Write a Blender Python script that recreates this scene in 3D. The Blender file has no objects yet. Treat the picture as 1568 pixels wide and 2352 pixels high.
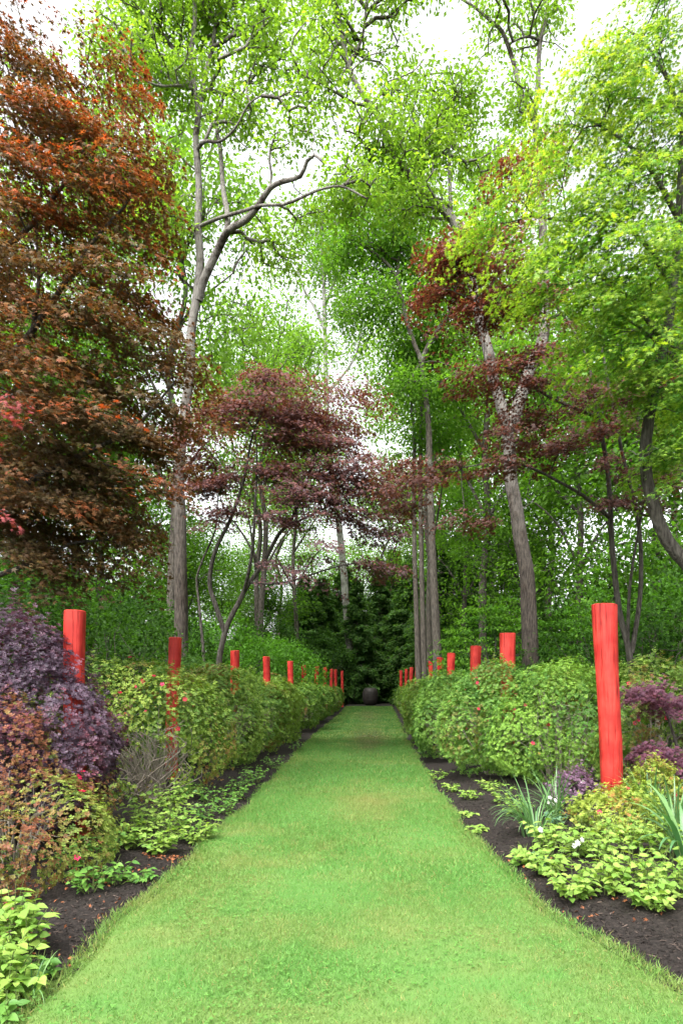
import bpy, math
import numpy as np
from mathutils import Matrix, Vector

# ------------------------------------------------------------------ camera, sky, sun, exposure
SC = bpy.context.scene
COL = SC.collection
R = math.radians
EYE, F, VX, HY = 1.6, 1568.0, 845.0, 1570.0      # eye height; photo measured at 1568 x 2352

cam_d = bpy.data.cameras.new('camera')
cam_d.sensor_fit = 'AUTO'
cam_d.sensor_width = 36.0
cam_d.lens = 24.0
cam_d.shift_x = (784.0 - VX) / 2352.0
cam_d.shift_y = (HY - 1176.0) / 2352.0
cam_d.clip_start, cam_d.clip_end = 0.05, 2000.0
cam = bpy.data.objects.new('camera', cam_d)
cam.location = (0, 0, EYE)
cam.rotation_euler = (R(90), 0, 0)
COL.objects.link(cam)
SC.camera = cam

SUN_EL, SUN_AZ = R(58), R(205)                   # soft high light from behind and left
world = bpy.data.worlds.new('World')
SC.world = world
world.use_nodes = True
nt = world.node_tree
nt.nodes.clear()
sky = nt.nodes.new('ShaderNodeTexSky')
sky.sky_type = 'NISHITA'
sky.sun_disc = False
sky.sun_elevation = SUN_EL
sky.sun_rotation = SUN_AZ
sky.air_density, sky.dust_density, sky.ozone_density = 1.0, 6.0, 1.0
hs = nt.nodes.new('ShaderNodeHueSaturation')
hs.inputs['Saturation'].default_value = 0.12     # overcast: the sky is white cloud
bg = nt.nodes.new('ShaderNodeBackground')
bg.inputs['Strength'].default_value = 0.15
wo = nt.nodes.new('ShaderNodeOutputWorld')
nt.links.new(sky.outputs[0], hs.inputs['Color'])
nt.links.new(hs.outputs[0], bg.inputs['Color'])
nt.links.new(bg.outputs[0], wo.inputs['Surface'])

sun_d = bpy.data.lights.new('sun', 'SUN')
sun_d.energy = 0.8
sun_d.angle = R(30)
sun_d.color = (1.0, 0.96, 0.9)
sun = bpy.data.objects.new('sun', sun_d)
sdir = Vector((math.sin(SUN_AZ) * math.cos(SUN_EL), math.cos(SUN_AZ) * math.cos(SUN_EL), math.sin(SUN_EL)))
sun.rotation_euler = sdir.to_track_quat('Z', 'Y').to_euler()
sun.location = sdir * 60
COL.objects.link(sun)

SC.view_settings.view_transform = 'Standard'
SC.view_settings.look = 'None'
SC.view_settings.gamma = 1.0
SC.view_settings.exposure = 2.12
SC.render.engine = 'CYCLES'
SC.cycles.max_bounces = 7
SC.cycles.diffuse_bounces = 4
SC.cycles.glossy_bounces = 2
SC.cycles.transmission_bounces = 5
SC.cycles.caustics_reflective = False
SC.cycles.caustics_refractive = False
SC.cycles.use_denoising = True

# ------------------------------------------------------------------ helpers
rng = np.random.default_rng(11)


def at(px, py, d):
    """photo point at distance d -> world"""
    return np.array([(px - VX) / F * d, d, EYE - (py - HY) / F * d])


def gnd(px, py):
    """photo point lying on the level ground -> world"""
    return at(px, py, F * EYE / (py - HY))


def srgb(r, g, b):
    c = np.array([r, g, b], float) / 255.0
    return np.where(c <= 0.04045, c / 12.92, ((c + 0.055) / 1.055) ** 2.4)


def hash3(i, seed):
    n = i[..., 0] * 374761393 + i[..., 1] * 668265263 + i[..., 2] * 2147483647 + seed * 974711
    n = (n ^ (n >> 13)) * 1274126177
    n = (n ^ (n >> 16)) & 0xffffff
    return n / float(0xffffff) * 2 - 1


def vnoise(P, scale=1.0, seed=0):
    p = np.asarray(P, float) * scale
    i0 = np.floor(p).astype(np.int64)
    f = p - i0
    f = f * f * (3 - 2 * f)
    out = 0
    for dx in (0, 1):
        for dy in (0, 1):
            for dz in (0, 1):
                w = (f[..., 0] if dx else 1 - f[..., 0]) * (f[..., 1] if dy else 1 - f[..., 1]) * (f[..., 2] if dz else 1 - f[..., 2])
                out = out + w * hash3(i0 + np.array([dx, dy, dz]), seed)
    return out


def unit(v):
    return v / np.maximum(np.linalg.norm(v, axis=-1, keepdims=True), 1e-9)


def new_mesh(name, V, faces, mat, cols=None, smooth=False):
    """faces: list of (n,k) int arrays, one array for each polygon size k"""
    me = bpy.data.meshes.new(name)
    V = np.ascontiguousarray(V, np.float32)
    loops, starts, totals, pos = [], [], [], 0
    for f in faces:
        f = np.asarray(f, np.int32)
        if f.size == 0:
            continue
        n, k = f.shape
        loops.append(f.ravel())
        starts.append(pos + np.arange(n, dtype=np.int32) * k)
        totals.append(np.full(n, k, np.int32))
        pos += n * k
    L, S, T = np.concatenate(loops), np.concatenate(starts), np.concatenate(totals)
    me.vertices.add(len(V))
    me.vertices.foreach_set('co', V.ravel())
    me.loops.add(len(L))
    me.loops.foreach_set('vertex_index', L)
    me.polygons.add(len(S))
    me.polygons.foreach_set('loop_start', S)
    me.polygons.foreach_set('loop_total', T)
    if smooth:
        me.polygons.foreach_set('use_smooth', np.ones(len(S), bool))
    me.update(calc_edges=True)
    if cols is not None:
        a = me.attributes.new('Col', 'FLOAT_COLOR', 'POINT')
        c = np.ones((len(V), 4), np.float32)
        c[:, :3] = np.clip(cols, 0.001, 0.95)
        a.data.foreach_set('color', c.ravel())
    me.materials.append(mat)
    return me


def thing(name, loc, label, cat, group=None):
    o = bpy.data.objects.new(name, None)
    o.empty_display_size = 0.2
    o.location = [float(v) for v in loc]
    COL.objects.link(o)
    o['label'], o['category'] = label, cat
    if group:
        o['group'] = group
    return o


def part(root, name, V, faces, mat, cols=None, smooth=False, kind=None, parent=None):
    """a mesh part; V is given in world coordinates, root is the thing standing at its base"""
    V = np.asarray(V, float) - np.array(root.location)
    o = bpy.data.objects.new(name, new_mesh(name, V, faces, mat, cols, smooth))
    COL.objects.link(o)
    o.parent = parent or root
    if kind:
        o['kind'] = kind
    return o


def single(name, V, faces, mat, cols=None, smooth=False, kind=None, label=None, cat=None):
    o = bpy.data.objects.new(name, new_mesh(name, V, faces, mat, cols, smooth))
    COL.objects.link(o)
    if kind:
        o['kind'] = kind
    if label:
        o['label'], o['category'] = label, cat
    return o


def inst(root, name, me, loc, rot3, s, parent=None):
    """a small part sharing mesh data; loc is in world coordinates, rot3 has the axes as columns"""
    o = bpy.data.objects.new(name, me)
    M = np.eye(4)
    M[:3, :3] = rot3 * s
    M[:3, 3] = np.asarray(loc) - np.array(root.location)
    o.matrix_basis = Matrix([[float(x) for x in row] for row in M])
    COL.objects.link(o)
    o.parent = parent or root
    return o


def copy_thing(root, loc, rz, s, label, sz=None):
    c = root.copy()
    COL.objects.link(c)
    c.location = [float(v) for v in loc]
    c.rotation_euler = (0, 0, rz)
    c.scale = (s, s, sz or s)
    c['label'] = label
    for ch in root.children:
        k = ch.copy()
        COL.objects.link(k)
        k.parent = c
    return c


# ------------------------------------------------------------------ materials
def mat_new(name):
    m = bpy.data.materials.new(name)
    m.use_nodes = True
    n = m.node_tree
    n.nodes.clear()
    return m, n.nodes, n.links


def leaf_mat(name, tint=(1, 1, 1), trans=0.45, rough=0.45, spec=0.35, base=None, var=0.25):
    """leaf: reflecting + translucent; colour from the 'Col' attribute, or base with a random change for each object"""
    m, N, L = mat_new(name)
    if base is None:
        a = N.new('ShaderNodeAttribute')
        a.attribute_name = 'Col'
        col = a.outputs['Color']
    else:
        oi = N.new('ShaderNodeObjectInfo')
        rp = N.new('ShaderNodeValToRGB')
        lo, hi = [np.array(b) for b in base]
        rp.color_ramp.elements[0].color = (*lo, 1)
        rp.color_ramp.elements[1].color = (*hi, 1)
        L.new(oi.outputs['Random'], rp.inputs[0])
        col = rp.outputs[0]
    p = N.new('ShaderNodeBsdfPrincipled')
    p.inputs['Roughness'].default_value = rough
    p.inputs['Specular IOR Level'].default_value = spec
    L.new(col, p.inputs['Base Color'])
    mx = N.new('ShaderNodeMix')
    mx.data_type = 'RGBA'
    mx.blend_type = 'MULTIPLY'
    mx.inputs[0].default_value = 1.0
    L.new(col, mx.inputs[6])
    mx.inputs[7].default_value = (*tint, 1)
    t = N.new('ShaderNodeBsdfTranslucent')
    L.new(mx.outputs[2], t.inputs['Color'])
    ms = N.new('ShaderNodeMixShader')
    ms.inputs[0].default_value = trans
    L.new(p.outputs[0], ms.inputs[1])
    L.new(t.outputs[0], ms.inputs[2])
    o = N.new('ShaderNodeOutputMaterial')
    L.new(ms.outputs[0], o.inputs['Surface'])
    return m


def bark_mat(name, dark, light, pale, pale_amt=0.5, sc=1.0):
    m, N, L = mat_new(name)
    tc = N.new('ShaderNodeTexCoord')
    mp = N.new('ShaderNodeMapping')
    mp.inputs['Scale'].default_value = (14 * sc, 14 * sc, 2.2 * sc)
    L.new(tc.outputs['Object'], mp.inputs[0])
    n1 = N.new('ShaderNodeTexNoise')
    n1.inputs['Scale'].default_value = 2.2
    n1.inputs['Detail'].default_value = 8
    n1.inputs['Roughness'].default_value = 0.65
    L.new(mp.outputs[0], n1.inputs['Vector'])
    rp = N.new('ShaderNodeValToRGB')
    rp.color_ramp.elements[0].position = 0.36
    rp.color_ramp.elements[0].color = (*dark, 1)
    rp.color_ramp.elements[1].position = 0.62
    rp.color_ramp.elements[1].color = (*light, 1)
    L.new(n1.outputs['Fac'], rp.inputs[0])
    n2 = N.new('ShaderNodeTexNoise')
    n2.inputs['Scale'].default_value = 1.7
    n2.inputs['Detail'].default_value = 7
    n2.inputs['Roughness'].default_value = 0.7
    L.new(tc.outputs['Object'], n2.inputs['Vector'])
    r2 = N.new('ShaderNodeValToRGB')
    r2.color_ramp.elements[0].position = 0.62 - 0.3 * pale_amt
    r2.color_ramp.elements[0].color = (0, 0, 0, 1)
    r2.color_ramp.elements[1].position = 0.74 - 0.3 * pale_amt
    r2.color_ramp.elements[1].color = (1, 1, 1, 1)
    L.new(n2.outputs['Fac'], r2.inputs[0])
    sx = N.new('ShaderNodeSeparateXYZ')
    L.new(tc.outputs['Object'], sx.inputs[0])
    mr = N.new('ShaderNodeMapRange')                       # lichen thickens up the trunk, out of the shade of the shrubs
    mr.inputs[1].default_value, mr.inputs[2].default_value = 4.5, 10.5
    mr.inputs[3].default_value, mr.inputs[4].default_value = 0.12, 1.15
    L.new(sx.outputs['Z'], mr.inputs[0])
    m0 = N.new('ShaderNodeMath')
    m0.operation = 'MULTIPLY'
    L.new(r2.outputs[0], m0.inputs[0])
    L.new(mr.outputs[0], m0.inputs[1])
    mu = N.new('ShaderNodeMath')
    mu.operation = 'MULTIPLY'
    mu.use_clamp = True
    L.new(m0.outputs[0], mu.inputs[0])
    L.new(n1.outputs['Fac'], mu.inputs[1])
    mx = N.new('ShaderNodeMix')
    mx.data_type = 'RGBA'
    L.new(mu.outputs[0], mx.inputs[0])
    L.new(rp.outputs[0], mx.inputs[6])
    mx.inputs[7].default_value = (*pale, 1)
    p = N.new('ShaderNodeBsdfPrincipled')
    p.inputs['Roughness'].default_value = 0.9
    p.inputs['Specular IOR Level'].default_value = 0.15
    L.new(mx.outputs[2], p.inputs['Base Color'])
    b = N.new('ShaderNodeBump')
    b.inputs['Strength'].default_value = 0.9
    b.inputs['Distance'].default_value = 0.07
    L.new(n1.outputs['Fac'], b.inputs['Height'])
    L.new(b.outputs[0], p.inputs['Normal'])
    o = N.new('ShaderNodeOutputMaterial')
    L.new(p.outputs[0], o.inputs['Surface'])
    return m


def noise_mat(name, stops, scale=5.0, rough=0.9, bump=0.0, bdist=0.02, detail=8, spec=0.2, sc3=(1, 1, 1)):
    m, N, L = mat_new(name)
    tc = N.new('ShaderNodeTexCoord')
    mp = N.new('ShaderNodeMapping')
    mp.inputs['Scale'].default_value = sc3
    L.new(tc.outputs['Object'], mp.inputs[0])
    n1 = N.new('ShaderNodeTexNoise')
    n1.inputs['Scale'].default_value = scale
    n1.inputs['Detail'].default_value = detail
    n1.inputs['Roughness'].default_value = 0.65
    L.new(mp.outputs[0], n1.inputs['Vector'])
    rp = N.new('ShaderNodeValToRGB')
    el = rp.color_ramp.elements
    while len(el) < len(stops):
        el.new(0.5)
    for e, (p_, c) in zip(el, stops):
        e.position = p_
        e.color = (*c, 1)
    L.new(n1.outputs['Fac'], rp.inputs[0])
    p = N.new('ShaderNodeBsdfPrincipled')
    p.inputs['Roughness'].default_value = rough
    p.inputs['Specular IOR Level'].default_value = spec
    L.new(rp.outputs[0], p.inputs['Base Color'])
    if bump:
        b = N.new('ShaderNodeBump')
        b.inputs['Strength'].default_value = bump
        b.inputs['Distance'].default_value = bdist
        L.new(n1.outputs['Fac'], b.inputs['Height'])
        L.new(b.outputs[0], p.inputs['Normal'])
    o = N.new('ShaderNodeOutputMaterial')
    L.new(p.outputs[0], o.inputs['Surface'])
    return m


def attr_mat(name, rough=0.9, spec=0.15):
    m, N, L = mat_new(name)
    a = N.new('ShaderNodeAttribute')
    a.attribute_name = 'Col'
    p = N.new('ShaderNodeBsdfPrincipled')
    p.inputs['Roughness'].default_value = rough
    p.inputs['Specular IOR Level'].default_value = spec
    L.new(a.outputs['Color'], p.inputs['Base Color'])
    o = N.new('ShaderNodeOutputMaterial')
    L.new(p.outputs[0], o.inputs['Surface'])
    return m


GREEN_T = (1.35, 1.5, 0.55)
M_OAK = leaf_mat('oak_leaf', GREEN_T, 0.55, 0.55, 0.15)
M_WOOD = leaf_mat('woodland_leaf', GREEN_T, 0.45, 0.6, 0.12)
M_MAPG = leaf_mat('green_maple_leaf', (1.4, 1.4, 0.5), 0.48, 0.55, 0.15)
M_MAPR = leaf_mat('red_maple_leaf', (1.4, 1.0, 0.5), 0.42, 0.5, 0.2)
M_AZA = leaf_mat('azalea_leaf', (1.3, 1.35, 0.55), 0.32, 0.5, 0.2)
M_BARB = leaf_mat('barberry_leaf', (1.5, 0.7, 0.8), 0.25, 0.45, 0.25)
M_GRASS = leaf_mat('grass_blade', (1.2, 1.3, 0.6), 0.35, 0.6, 0.25)
M_DRY = leaf_mat('fallen_leaf', (1.3, 0.9, 0.5), 0.2, 0.7, 0.2)
M_LIME = leaf_mat('lime_leaf', (1.3, 1.3, 0.5), 0.4, 0.5, 0.3, base=((0.14, 0.28, 0.045), (0.29, 0.41, 0.085)))
M_HERB = leaf_mat('herb_leaf', (1.3, 1.4, 0.5), 0.35, 0.45, 0.35, base=((0.07, 0.18, 0.035), (0.15, 0.30, 0.05)))
M_BLUEG = leaf_mat('bluegreen_leaf', (1.0, 1.3, 0.8), 0.3, 0.5, 0.3, base=((0.09, 0.20, 0.12), (0.16, 0.28, 0.14)))
M_STRAP = leaf_mat('strap_leaf', (1.2, 1.4, 0.6), 0.3, 0.4, 0.4, base=((0.06, 0.16, 0.06), (0.15, 0.27, 0.09)))
M_PINK = leaf_mat('pink_petal', (1.2, 0.6, 0.8), 0.35, 0.5, 0.3, base=((0.45, 0.008, 0.045), (0.60, 0.02, 0.10)))
M_WHITE = leaf_mat('white_petal', (1, 1, 0.95), 0.3, 0.5, 0.3, base=((0.72, 0.72, 0.64), (0.8, 0.8, 0.76)))
M_MRP = leaf_mat('red_maple_leaf_single', (1.7, 0.8, 0.35), 0.4, 0.45, 0.35, base=((0.12, 0.075, 0.028), (0.28, 0.08, 0.03)))
M_MGP = leaf_mat('green_maple_leaf_single', (1.4, 1.4, 0.5), 0.45, 0.5, 0.3, base=((0.11, 0.26, 0.025), (0.34, 0.46, 0.05)))
M_BARK_A = bark_mat('oak_bark', (0.014, 0.011, 0.009), (0.088, 0.07, 0.056), (0.31, 0.295, 0.265), 0.75)
M_BARK_C = bark_mat('dark_bark', (0.035, 0.03, 0.026), (0.14, 0.12, 0.10), (0.28, 0.29, 0.24), 0.3)
M_BARK_E = bark_mat('pale_bark', (0.05, 0.045, 0.038), (0.17, 0.16, 0.14), (0.36, 0.37, 0.32), 0.7)
M_BARK_M = bark_mat('maple_bark', (0.03, 0.026, 0.022), (0.11, 0.10, 0.085), (0.26, 0.28, 0.22), 0.35)
M_TWIG = noise_mat('grey_twig', [(0.3, (0.10, 0.085, 0.065)), (0.7, (0.32, 0.29, 0.23))], 6)
M_STEM = noise_mat('green_stem', [(0.3, (0.06, 0.10, 0.03)), (0.7, (0.14, 0.17, 0.05))], 9)


# ------------------------------------------------------------------ geometry builders
KITE = (np.array([[0, 0, 0], [0.27, 0.45, 0.07], [0, 1, -0.06], [-0.27, 0.45, 0.07]]), [np.array([[0, 1, 2, 3]])])
NEEDLE = (np.array([[0, 0, 0], [0.09, 0.4, 0.02], [0, 1, -0.15], [-0.09, 0.4, 0.02]]), [np.array([[0, 1, 2, 3]])])
BLADE = (np.array([[-0.055, 0, 0], [0.055, 0, 0], [0.0, 1, 0.0]]), [np.array([[0, 1, 2]])])


def star(lobes, w, droop=0.12):
    V, T = [], []
    for a, l in lobes:
        a = math.radians(a)
        d, s = np.array([math.sin(a), math.cos(a), 0]), np.array([math.cos(a), -math.sin(a), 0])
        k = len(V)
        V += [s * -w * 0.6, d * l * 0.42 + s * -w + [0, 0, 0.02], d * l + [0, 0, -droop * l], d * l * 0.42 + s * w + [0, 0, 0.02]]
        T += [[k, k + 1, k + 2, k + 3]]
    return np.array(V), [np.array(T)]


def star_tri(lobes, w, droop=0.12):
    V, T = [], []
    for a, l in lobes:
        a = math.radians(a)
        d, s = np.array([math.sin(a), math.cos(a), 0]), np.array([math.cos(a), -math.sin(a), 0])
        k = len(V)
        V += [s * -w - d * 0.05, s * w - d * 0.05, d * l + [0, 0, -droop * l]]
        T += [[k, k + 1, k + 2]]
    return np.array(V), [np.array(T)]


MAPLE5 = star_tri([(0, 1), (52, 0.92), (-52, 0.92), (108, 0.6), (-108, 0.6)], 0.23)
MAPLE7 = star([(0, 1), (42, 0.95), (-42, 0.95), (85, 0.75), (-85, 0.75), (130, 0.4), (-130, 0.4)], 0.12)
LACE5 = star_tri([(0, 1), (38, 0.95), (-38, 0.95), (80, 0.72), (-80, 0.72)], 0.15, 0.2)


def whorl(n, tilt=0.35, quad=True):
    V, T = [], []
    for i in range(n):
        a = 2 * math.pi * i / n + 0.3 * (i % 2)
        d, s = np.array([math.cos(a), math.sin(a), tilt]), np.array([-math.sin(a), math.cos(a), 0])
        k = len(V)
        l = 1.0 - 0.22 * (i % 3) / 2
        if quad:
            V += [d * 0.06, d * l * 0.55 + s * 0.27, d * l - [0, 0, 0.1], d * l * 0.55 - s * 0.27]
            T += [[k, k + 1, k + 2, k + 3]]
        else:
            V += [d * 0.0, d * l * 0.95 + s * 0.30, d * l * 0.85 - s * 0.32]
            T += [[k, k + 1, k + 2]]
    return np.array(V), [np.array(T)]


WHORL_Q = whorl(5)
WHORL_T = whorl(5, 0.3, False)


def frames(tdir, nrm, spin=None):
    y = unit(tdir)
    x = unit(np.cross(y, nrm))
    z = np.cross(x, y)
    return np.stack([x, y, z], axis=-1)          # columns = axes


def scatter(tpl, P, Rm, S, C):
    """place the template at every P (n,3) with rotation Rm (n,3,3), size S (n), colour C (n,3)"""
    tv, tf = tpl
    n, k = len(P), len(tv)
    V = np.einsum('nij,kj->nki', Rm, tv) * np.asarray(S)[:, None, None] + P[:, None, :]
    off = (np.arange(n) * k)[:, None, None]
    faces = [(f[None] + off).reshape(-1, f.shape[1]) for f in tf]
    return V.reshape(-1, 3), faces, np.repeat(C, k, axis=0)


def rand_dir(n, up=0.0):
    v = rng.normal(size=(n, 3))
    v = unit(v)
    v[:, 2] += up
    return unit(v)


def lerp(a, b, t):
    return np.asarray(a) * (1 - t[:, None]) + np.asarray(b) * t[:, None]      # one weight for each row


def spline(pts, step):
    pts = np.asarray(pts, float)
    seg = np.linalg.norm(np.diff(pts, axis=0), axis=1)
    P = np.vstack([2 * pts[0] - pts[1], pts, 2 * pts[-1] - pts[-2]])
    out, prm = [], []
    tot, acc = seg.sum(), 0
    for i in range(len(pts) - 1):
        n = max(1, int(round(seg[i] / step)))
        for t in np.arange(n) / n:
            a, b, c, d = P[i:i + 4]
            out.append(0.5 * (2 * b + (c - a) * t + (2 * a - 5 * b + 4 * c - d) * t * t + (3 * b - a - 3 * c + d) * t ** 3))
            prm.append((acc + t * seg[i]) / tot)
        acc += seg[i]
    out.append(pts[-1])
    prm.append(1.0)
    return np.array(out), np.array(prm)


def tube(pts, rad, sides, rough=0.0, seed=0, cap=True):
    pts = np.asarray(pts, float)
    n = len(pts)
    rad = np.broadcast_to(np.asarray(rad, float), (n,))
    T = unit(np.gradient(pts, axis=0))
    ref = np.array([1.0, 0, 0]) if abs(T[0][0]) < 0.8 else np.array([0, 1.0, 0])
    u = unit(ref - T * (T @ ref)[:, None])
    v = np.cross(T, u)
    a = np.arange(sides) / sides * 2 * math.pi
    ring = u[:, None, :] * np.cos(a)[None, :, None] + v[:, None, :] * np.sin(a)[None, :, None]
    rr = np.repeat(rad[:, None], sides, 1)
    if rough:
        q = np.stack([np.cos(a)[None] * 2.2 + 0 * rr, np.sin(a)[None] * 2.2 + 0 * rr, (np.cumsum(np.r_[0, np.linalg.norm(np.diff(pts, axis=0), axis=1)])[:, None] * 1.1) + 0 * rr], -1)
        rr = rr * (1 + rough * (vnoise(q, 1.0, seed) + 0.5 * vnoise(q * np.array([2.5, 2.5, 0.8]), 1.0, seed + 5)))
    V = (pts[:, None, :] + ring * rr[..., None]).reshape(-1, 3)
    i = np.arange(n - 1)[:, None] * sides
    j = np.arange(sides)[None]
    Q = np.stack([i + j, i + (j + 1) % sides, i + sides + (j + 1) % sides, i + sides + j], -1).reshape(-1, 4)
    caps = np.zeros((0, 3), int)
    if cap and rad[-1] > 0.004:
        V = np.vstack([V, pts[-1] + T[-1] * rad[-1] * 0.4])
        k = (n - 1) * sides
        caps = np.array([[k + q, k + (q + 1) % sides, len(V) - 1] for q in range(sides)])
    return V, Q, caps


class Tubes:
    def __init__(s):
        s.V, s.Q, s.T, s.n = [], [], [], 0

    def add(s, pts, rad, sides=5, rough=0.0, seed=0, cap=True):
        V, Q, T = tube(pts, rad, sides, rough, seed, cap)
        s.V.append(V)
        s.Q.append(Q + s.n)
        s.T.append(T + s.n)
        s.n += len(V)

    def get(s):
        return np.vstack(s.V), [np.vstack(s.Q), np.vstack(s.T)]


def ellipsoid_targets(ells, n, shell=0.55, clump=0.0, cs=1.0):
    """ells: (px, py, rx_px, ry_px, depth, ry_m): crown volumes; n points through them"""
    w = np.array([e[2] * e[3] * e[4] ** 2 for e in ells], float)
    w /= w.sum()
    out = []
    for e, k in zip(ells, np.maximum(1, np.round(w * n * (1 + clump)).astype(int))):
        c = at(e[0], e[1], e[4])
        v = unit(rng.normal(size=(k, 3))) * (rng.random(k) ** shell)[:, None]
        out.append(c + v * np.array([e[2] / F * e[4], e[5], e[3] / F * e[4]]))
    T = np.vstack(out)
    if clump:
        q = vnoise(T, 0.55 * cs, 91) + 0.6 * vnoise(T, 1.3 * cs, 92)
        T = T[np.argsort(-q)[:n]]
    return T


def tiers(T, c, h=0.6, k=0.2, amt=0.6):
    """gather twig ends into drooping storeys"""
    rho = np.hypot(T[:, 0] - c[0], T[:, 1] - c[1])
    q = T[:, 2] + k * rho + 0.55 * vnoise(T * [0.9, 0.9, 0], 1.0, 17)
    z = np.round(q / h) * h
    T = T.copy()
    T[:, 2] += amt * (z - q) + rng.normal(size=len(T)) * 0.08
    return T


def grow(skel, targets, r_tip, wander=0.12, pull=0.35, up=0.15, tubes=None):
    """connect every target to the nearest wood already there; returns the direction in which each twig ends"""
    P, plen, par, fixed = [], [], [], []
    for pts in skel:
        l = 0
        for i, p in enumerate(pts):
            if i:
                l += np.linalg.norm(p - pts[i - 1])
            P.append(p); plen.append(l * 0.3); par.append(-1); fixed.append(True)
    P = list(P)
    S = np.array(P)
    d0 = np.array([np.min(np.linalg.norm(S - t, axis=1)) for t in targets])
    order = np.argsort(d0)
    arr = np.zeros((len(P) + len(targets) * 6, 3)); arr[:len(P)] = P
    pl = np.zeros(len(arr)); pl[:len(P)] = plen
    n = len(P)
    chains, ends, parent = [], np.zeros_like(targets), -np.ones(len(arr), int)
    for ti in order:
        t = targets[ti]
        dist = np.linalg.norm(arr[:n] - t, axis=1)
        k = int(np.argmin(dist + pull * pl[:n] + 0.6 * np.maximum(0, arr[:n, 2] - t[2])))
        a = arr[k].copy()
        d = np.linalg.norm(t - a)
        m = int(np.clip(round(d / 0.35), 2, 5))
        tt = np.arange(1, m + 1) / m
        seg = a + (t - a) * tt[:, None]
        seg[:, 2] += up * d * np.sin(tt * math.pi) * 0.6
        if m > 1:
            seg[:-1] += rng.normal(size=(m - 1, 3)) * wander * d / m
        idx = [k]
        prev = k
        for s in seg:
            arr[n] = s
            pl[n] = pl[prev] + np.linalg.norm(s - arr[prev])
            parent[n] = prev
            idx.append(n)
            prev = n
            n += 1
        ends[ti] = seg[-1] - (seg[-2] if m > 1 else a)
        chains.append(idx)
    cnt = np.zeros(n)
    for ch in chains:
        cnt[ch[-1]] += 1
    for i in range(n - 1, -1, -1):
        if parent[i] >= 0:
            cnt[parent[i]] += cnt[i]
    tb = tubes or Tubes()
    for ch in chains:
        r = r_tip * np.maximum(cnt[ch], 1) ** 0.42
        r[0] = min(r[0], r[1] * 1.2)
        tb.add(arr[ch], r, 5 if r[0] > 0.015 else 4, cap=False)
    return unit(ends), tb


def trunk_tube(pts, r0, r1, sides=16, rough=0.09, flare=0.0, step=0.25, seed=0, power=1.0):
    P, t = spline(pts, step)
    r = r0 + (r1 - r0) * t ** power
    if flare:
        z = P[:, 2] - P[0, 2]
        r = r * (1 + flare * np.exp(-z / 0.35))
    return P, tube(P, r, sides, rough, seed)


def oak_leaves(T, dirs, per, spread, size, cA, cB, tip=None, flat=0.7):
    n = len(T) * per
    c = np.repeat(T, per, 0)
    off = rng.normal(size=(n, 3)) * np.array([1, 1, flat])
    off = off / np.maximum(1, np.linalg.norm(off, axis=1, keepdims=True) / 1.7) * spread
    P = c + off
    td = unit(off * 0.8 + rng.normal(size=(n, 3)) * 0.6 * spread + np.array([0, 0, -0.45 * spread]))
    nr = rand_dir(n, 0.9)
    g = np.repeat(rng.random(len(T)), per) * 0.55 + rng.random(n) * 0.45
    C = lerp(cA, cB, g) * (0.8 + 0.4 * rng.random(n))[:, None]
    S = size * (0.6 + 0.7 * rng.random(n))
    return scatter(KITE, P, frames(td, nr), S, C)


def spray_leaves(T, out_dir, per, L, W, tpl, size, colf, droop=0.35, thick=0.07):
    """flat layered sprays of maple leaves, bowing down at the outer end"""
    n = len(T) * per
    idx = np.repeat(np.arange(len(T)), per)
    u = (rng.random(n) ** 0.8) * 1.25 - 0.35
    wmax = np.sqrt(np.clip(1 - ((u - 0.25) / 0.75) ** 2, 0.03, 1))
    v = rng.uniform(-1, 1, n) * wmax
    sc = (0.6 + 0.7 * rng.random(len(T)))[idx]
    o = out_dir[idx]
    side = np.stack([-o[:, 1], o[:, 0], 0 * o[:, 0]], -1)
    tilt = rng.normal(size=len(T))[idx] * 0.18
    z = -droop * L * np.clip(u + 0.25, 0, 2) ** 2 - 0.22 * W * v ** 2 + rng.normal(size=n) * thick + tilt * v * W
    P = T[idx] + (o * (u * L)[:, None] + side * (v * W)[:, None]) * sc[:, None]
    P[:, 2] += z * sc
    td = unit(o * 0.9 + side * (v * 0.8)[:, None] + rng.normal(size=(n, 3)) * 0.45 + np.array([0, 0, -0.55]))
    nr = unit(np.array([0, 0, 1.0]) + o * 0.35 + rng.normal(size=(n, 3)) * 0.38)
    S = size * (0.6 + 0.6 * rng.random(n))
    C = colf(P, u, idx, n)
    Rm = frames(td, nr)
    return P, Rm, S, C


# ------------------------------------------------------------------ ground: forest floor, lawn, mulch beds
EDGE_L = np.array([gnd(*p)[:2] for p in [(20, 2340), (110, 2258), (300, 2090), (400, 2000), (470, 1932), (560, 1855), (640, 1772), (720, 1690), (780, 1640), (797, 1622)]])
EDGE_R = np.array([gnd(*p)[:2] for p in [(1567, 2265), (1500, 2225), (1400, 2165), (1300, 2110), (1180, 2016), (1110, 1950), (1050, 1880), (1000, 1810), (935, 1700), (907, 1640), (898, 1622)]])
Y_END = 48.0


def edge_l(y):
    return np.interp(y, EDGE_L[:, 1], EDGE_L[:, 0]) + 0.035 * np.sin(y * 2.3) + 0.02 * np.sin(y * 5.1)


def edge_r(y):
    e = np.interp(y, EDGE_R[:, 1], EDGE_R[:, 0])
    e = np.where(y < EDGE_R[0, 1], EDGE_R[0, 0] + (EDGE_R[0, 1] - y) * 0.35, e)
    return e + 0.035 * np.sin(y * 2.1 + 1) + 0.02 * np.sin(y * 4.7)


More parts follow.
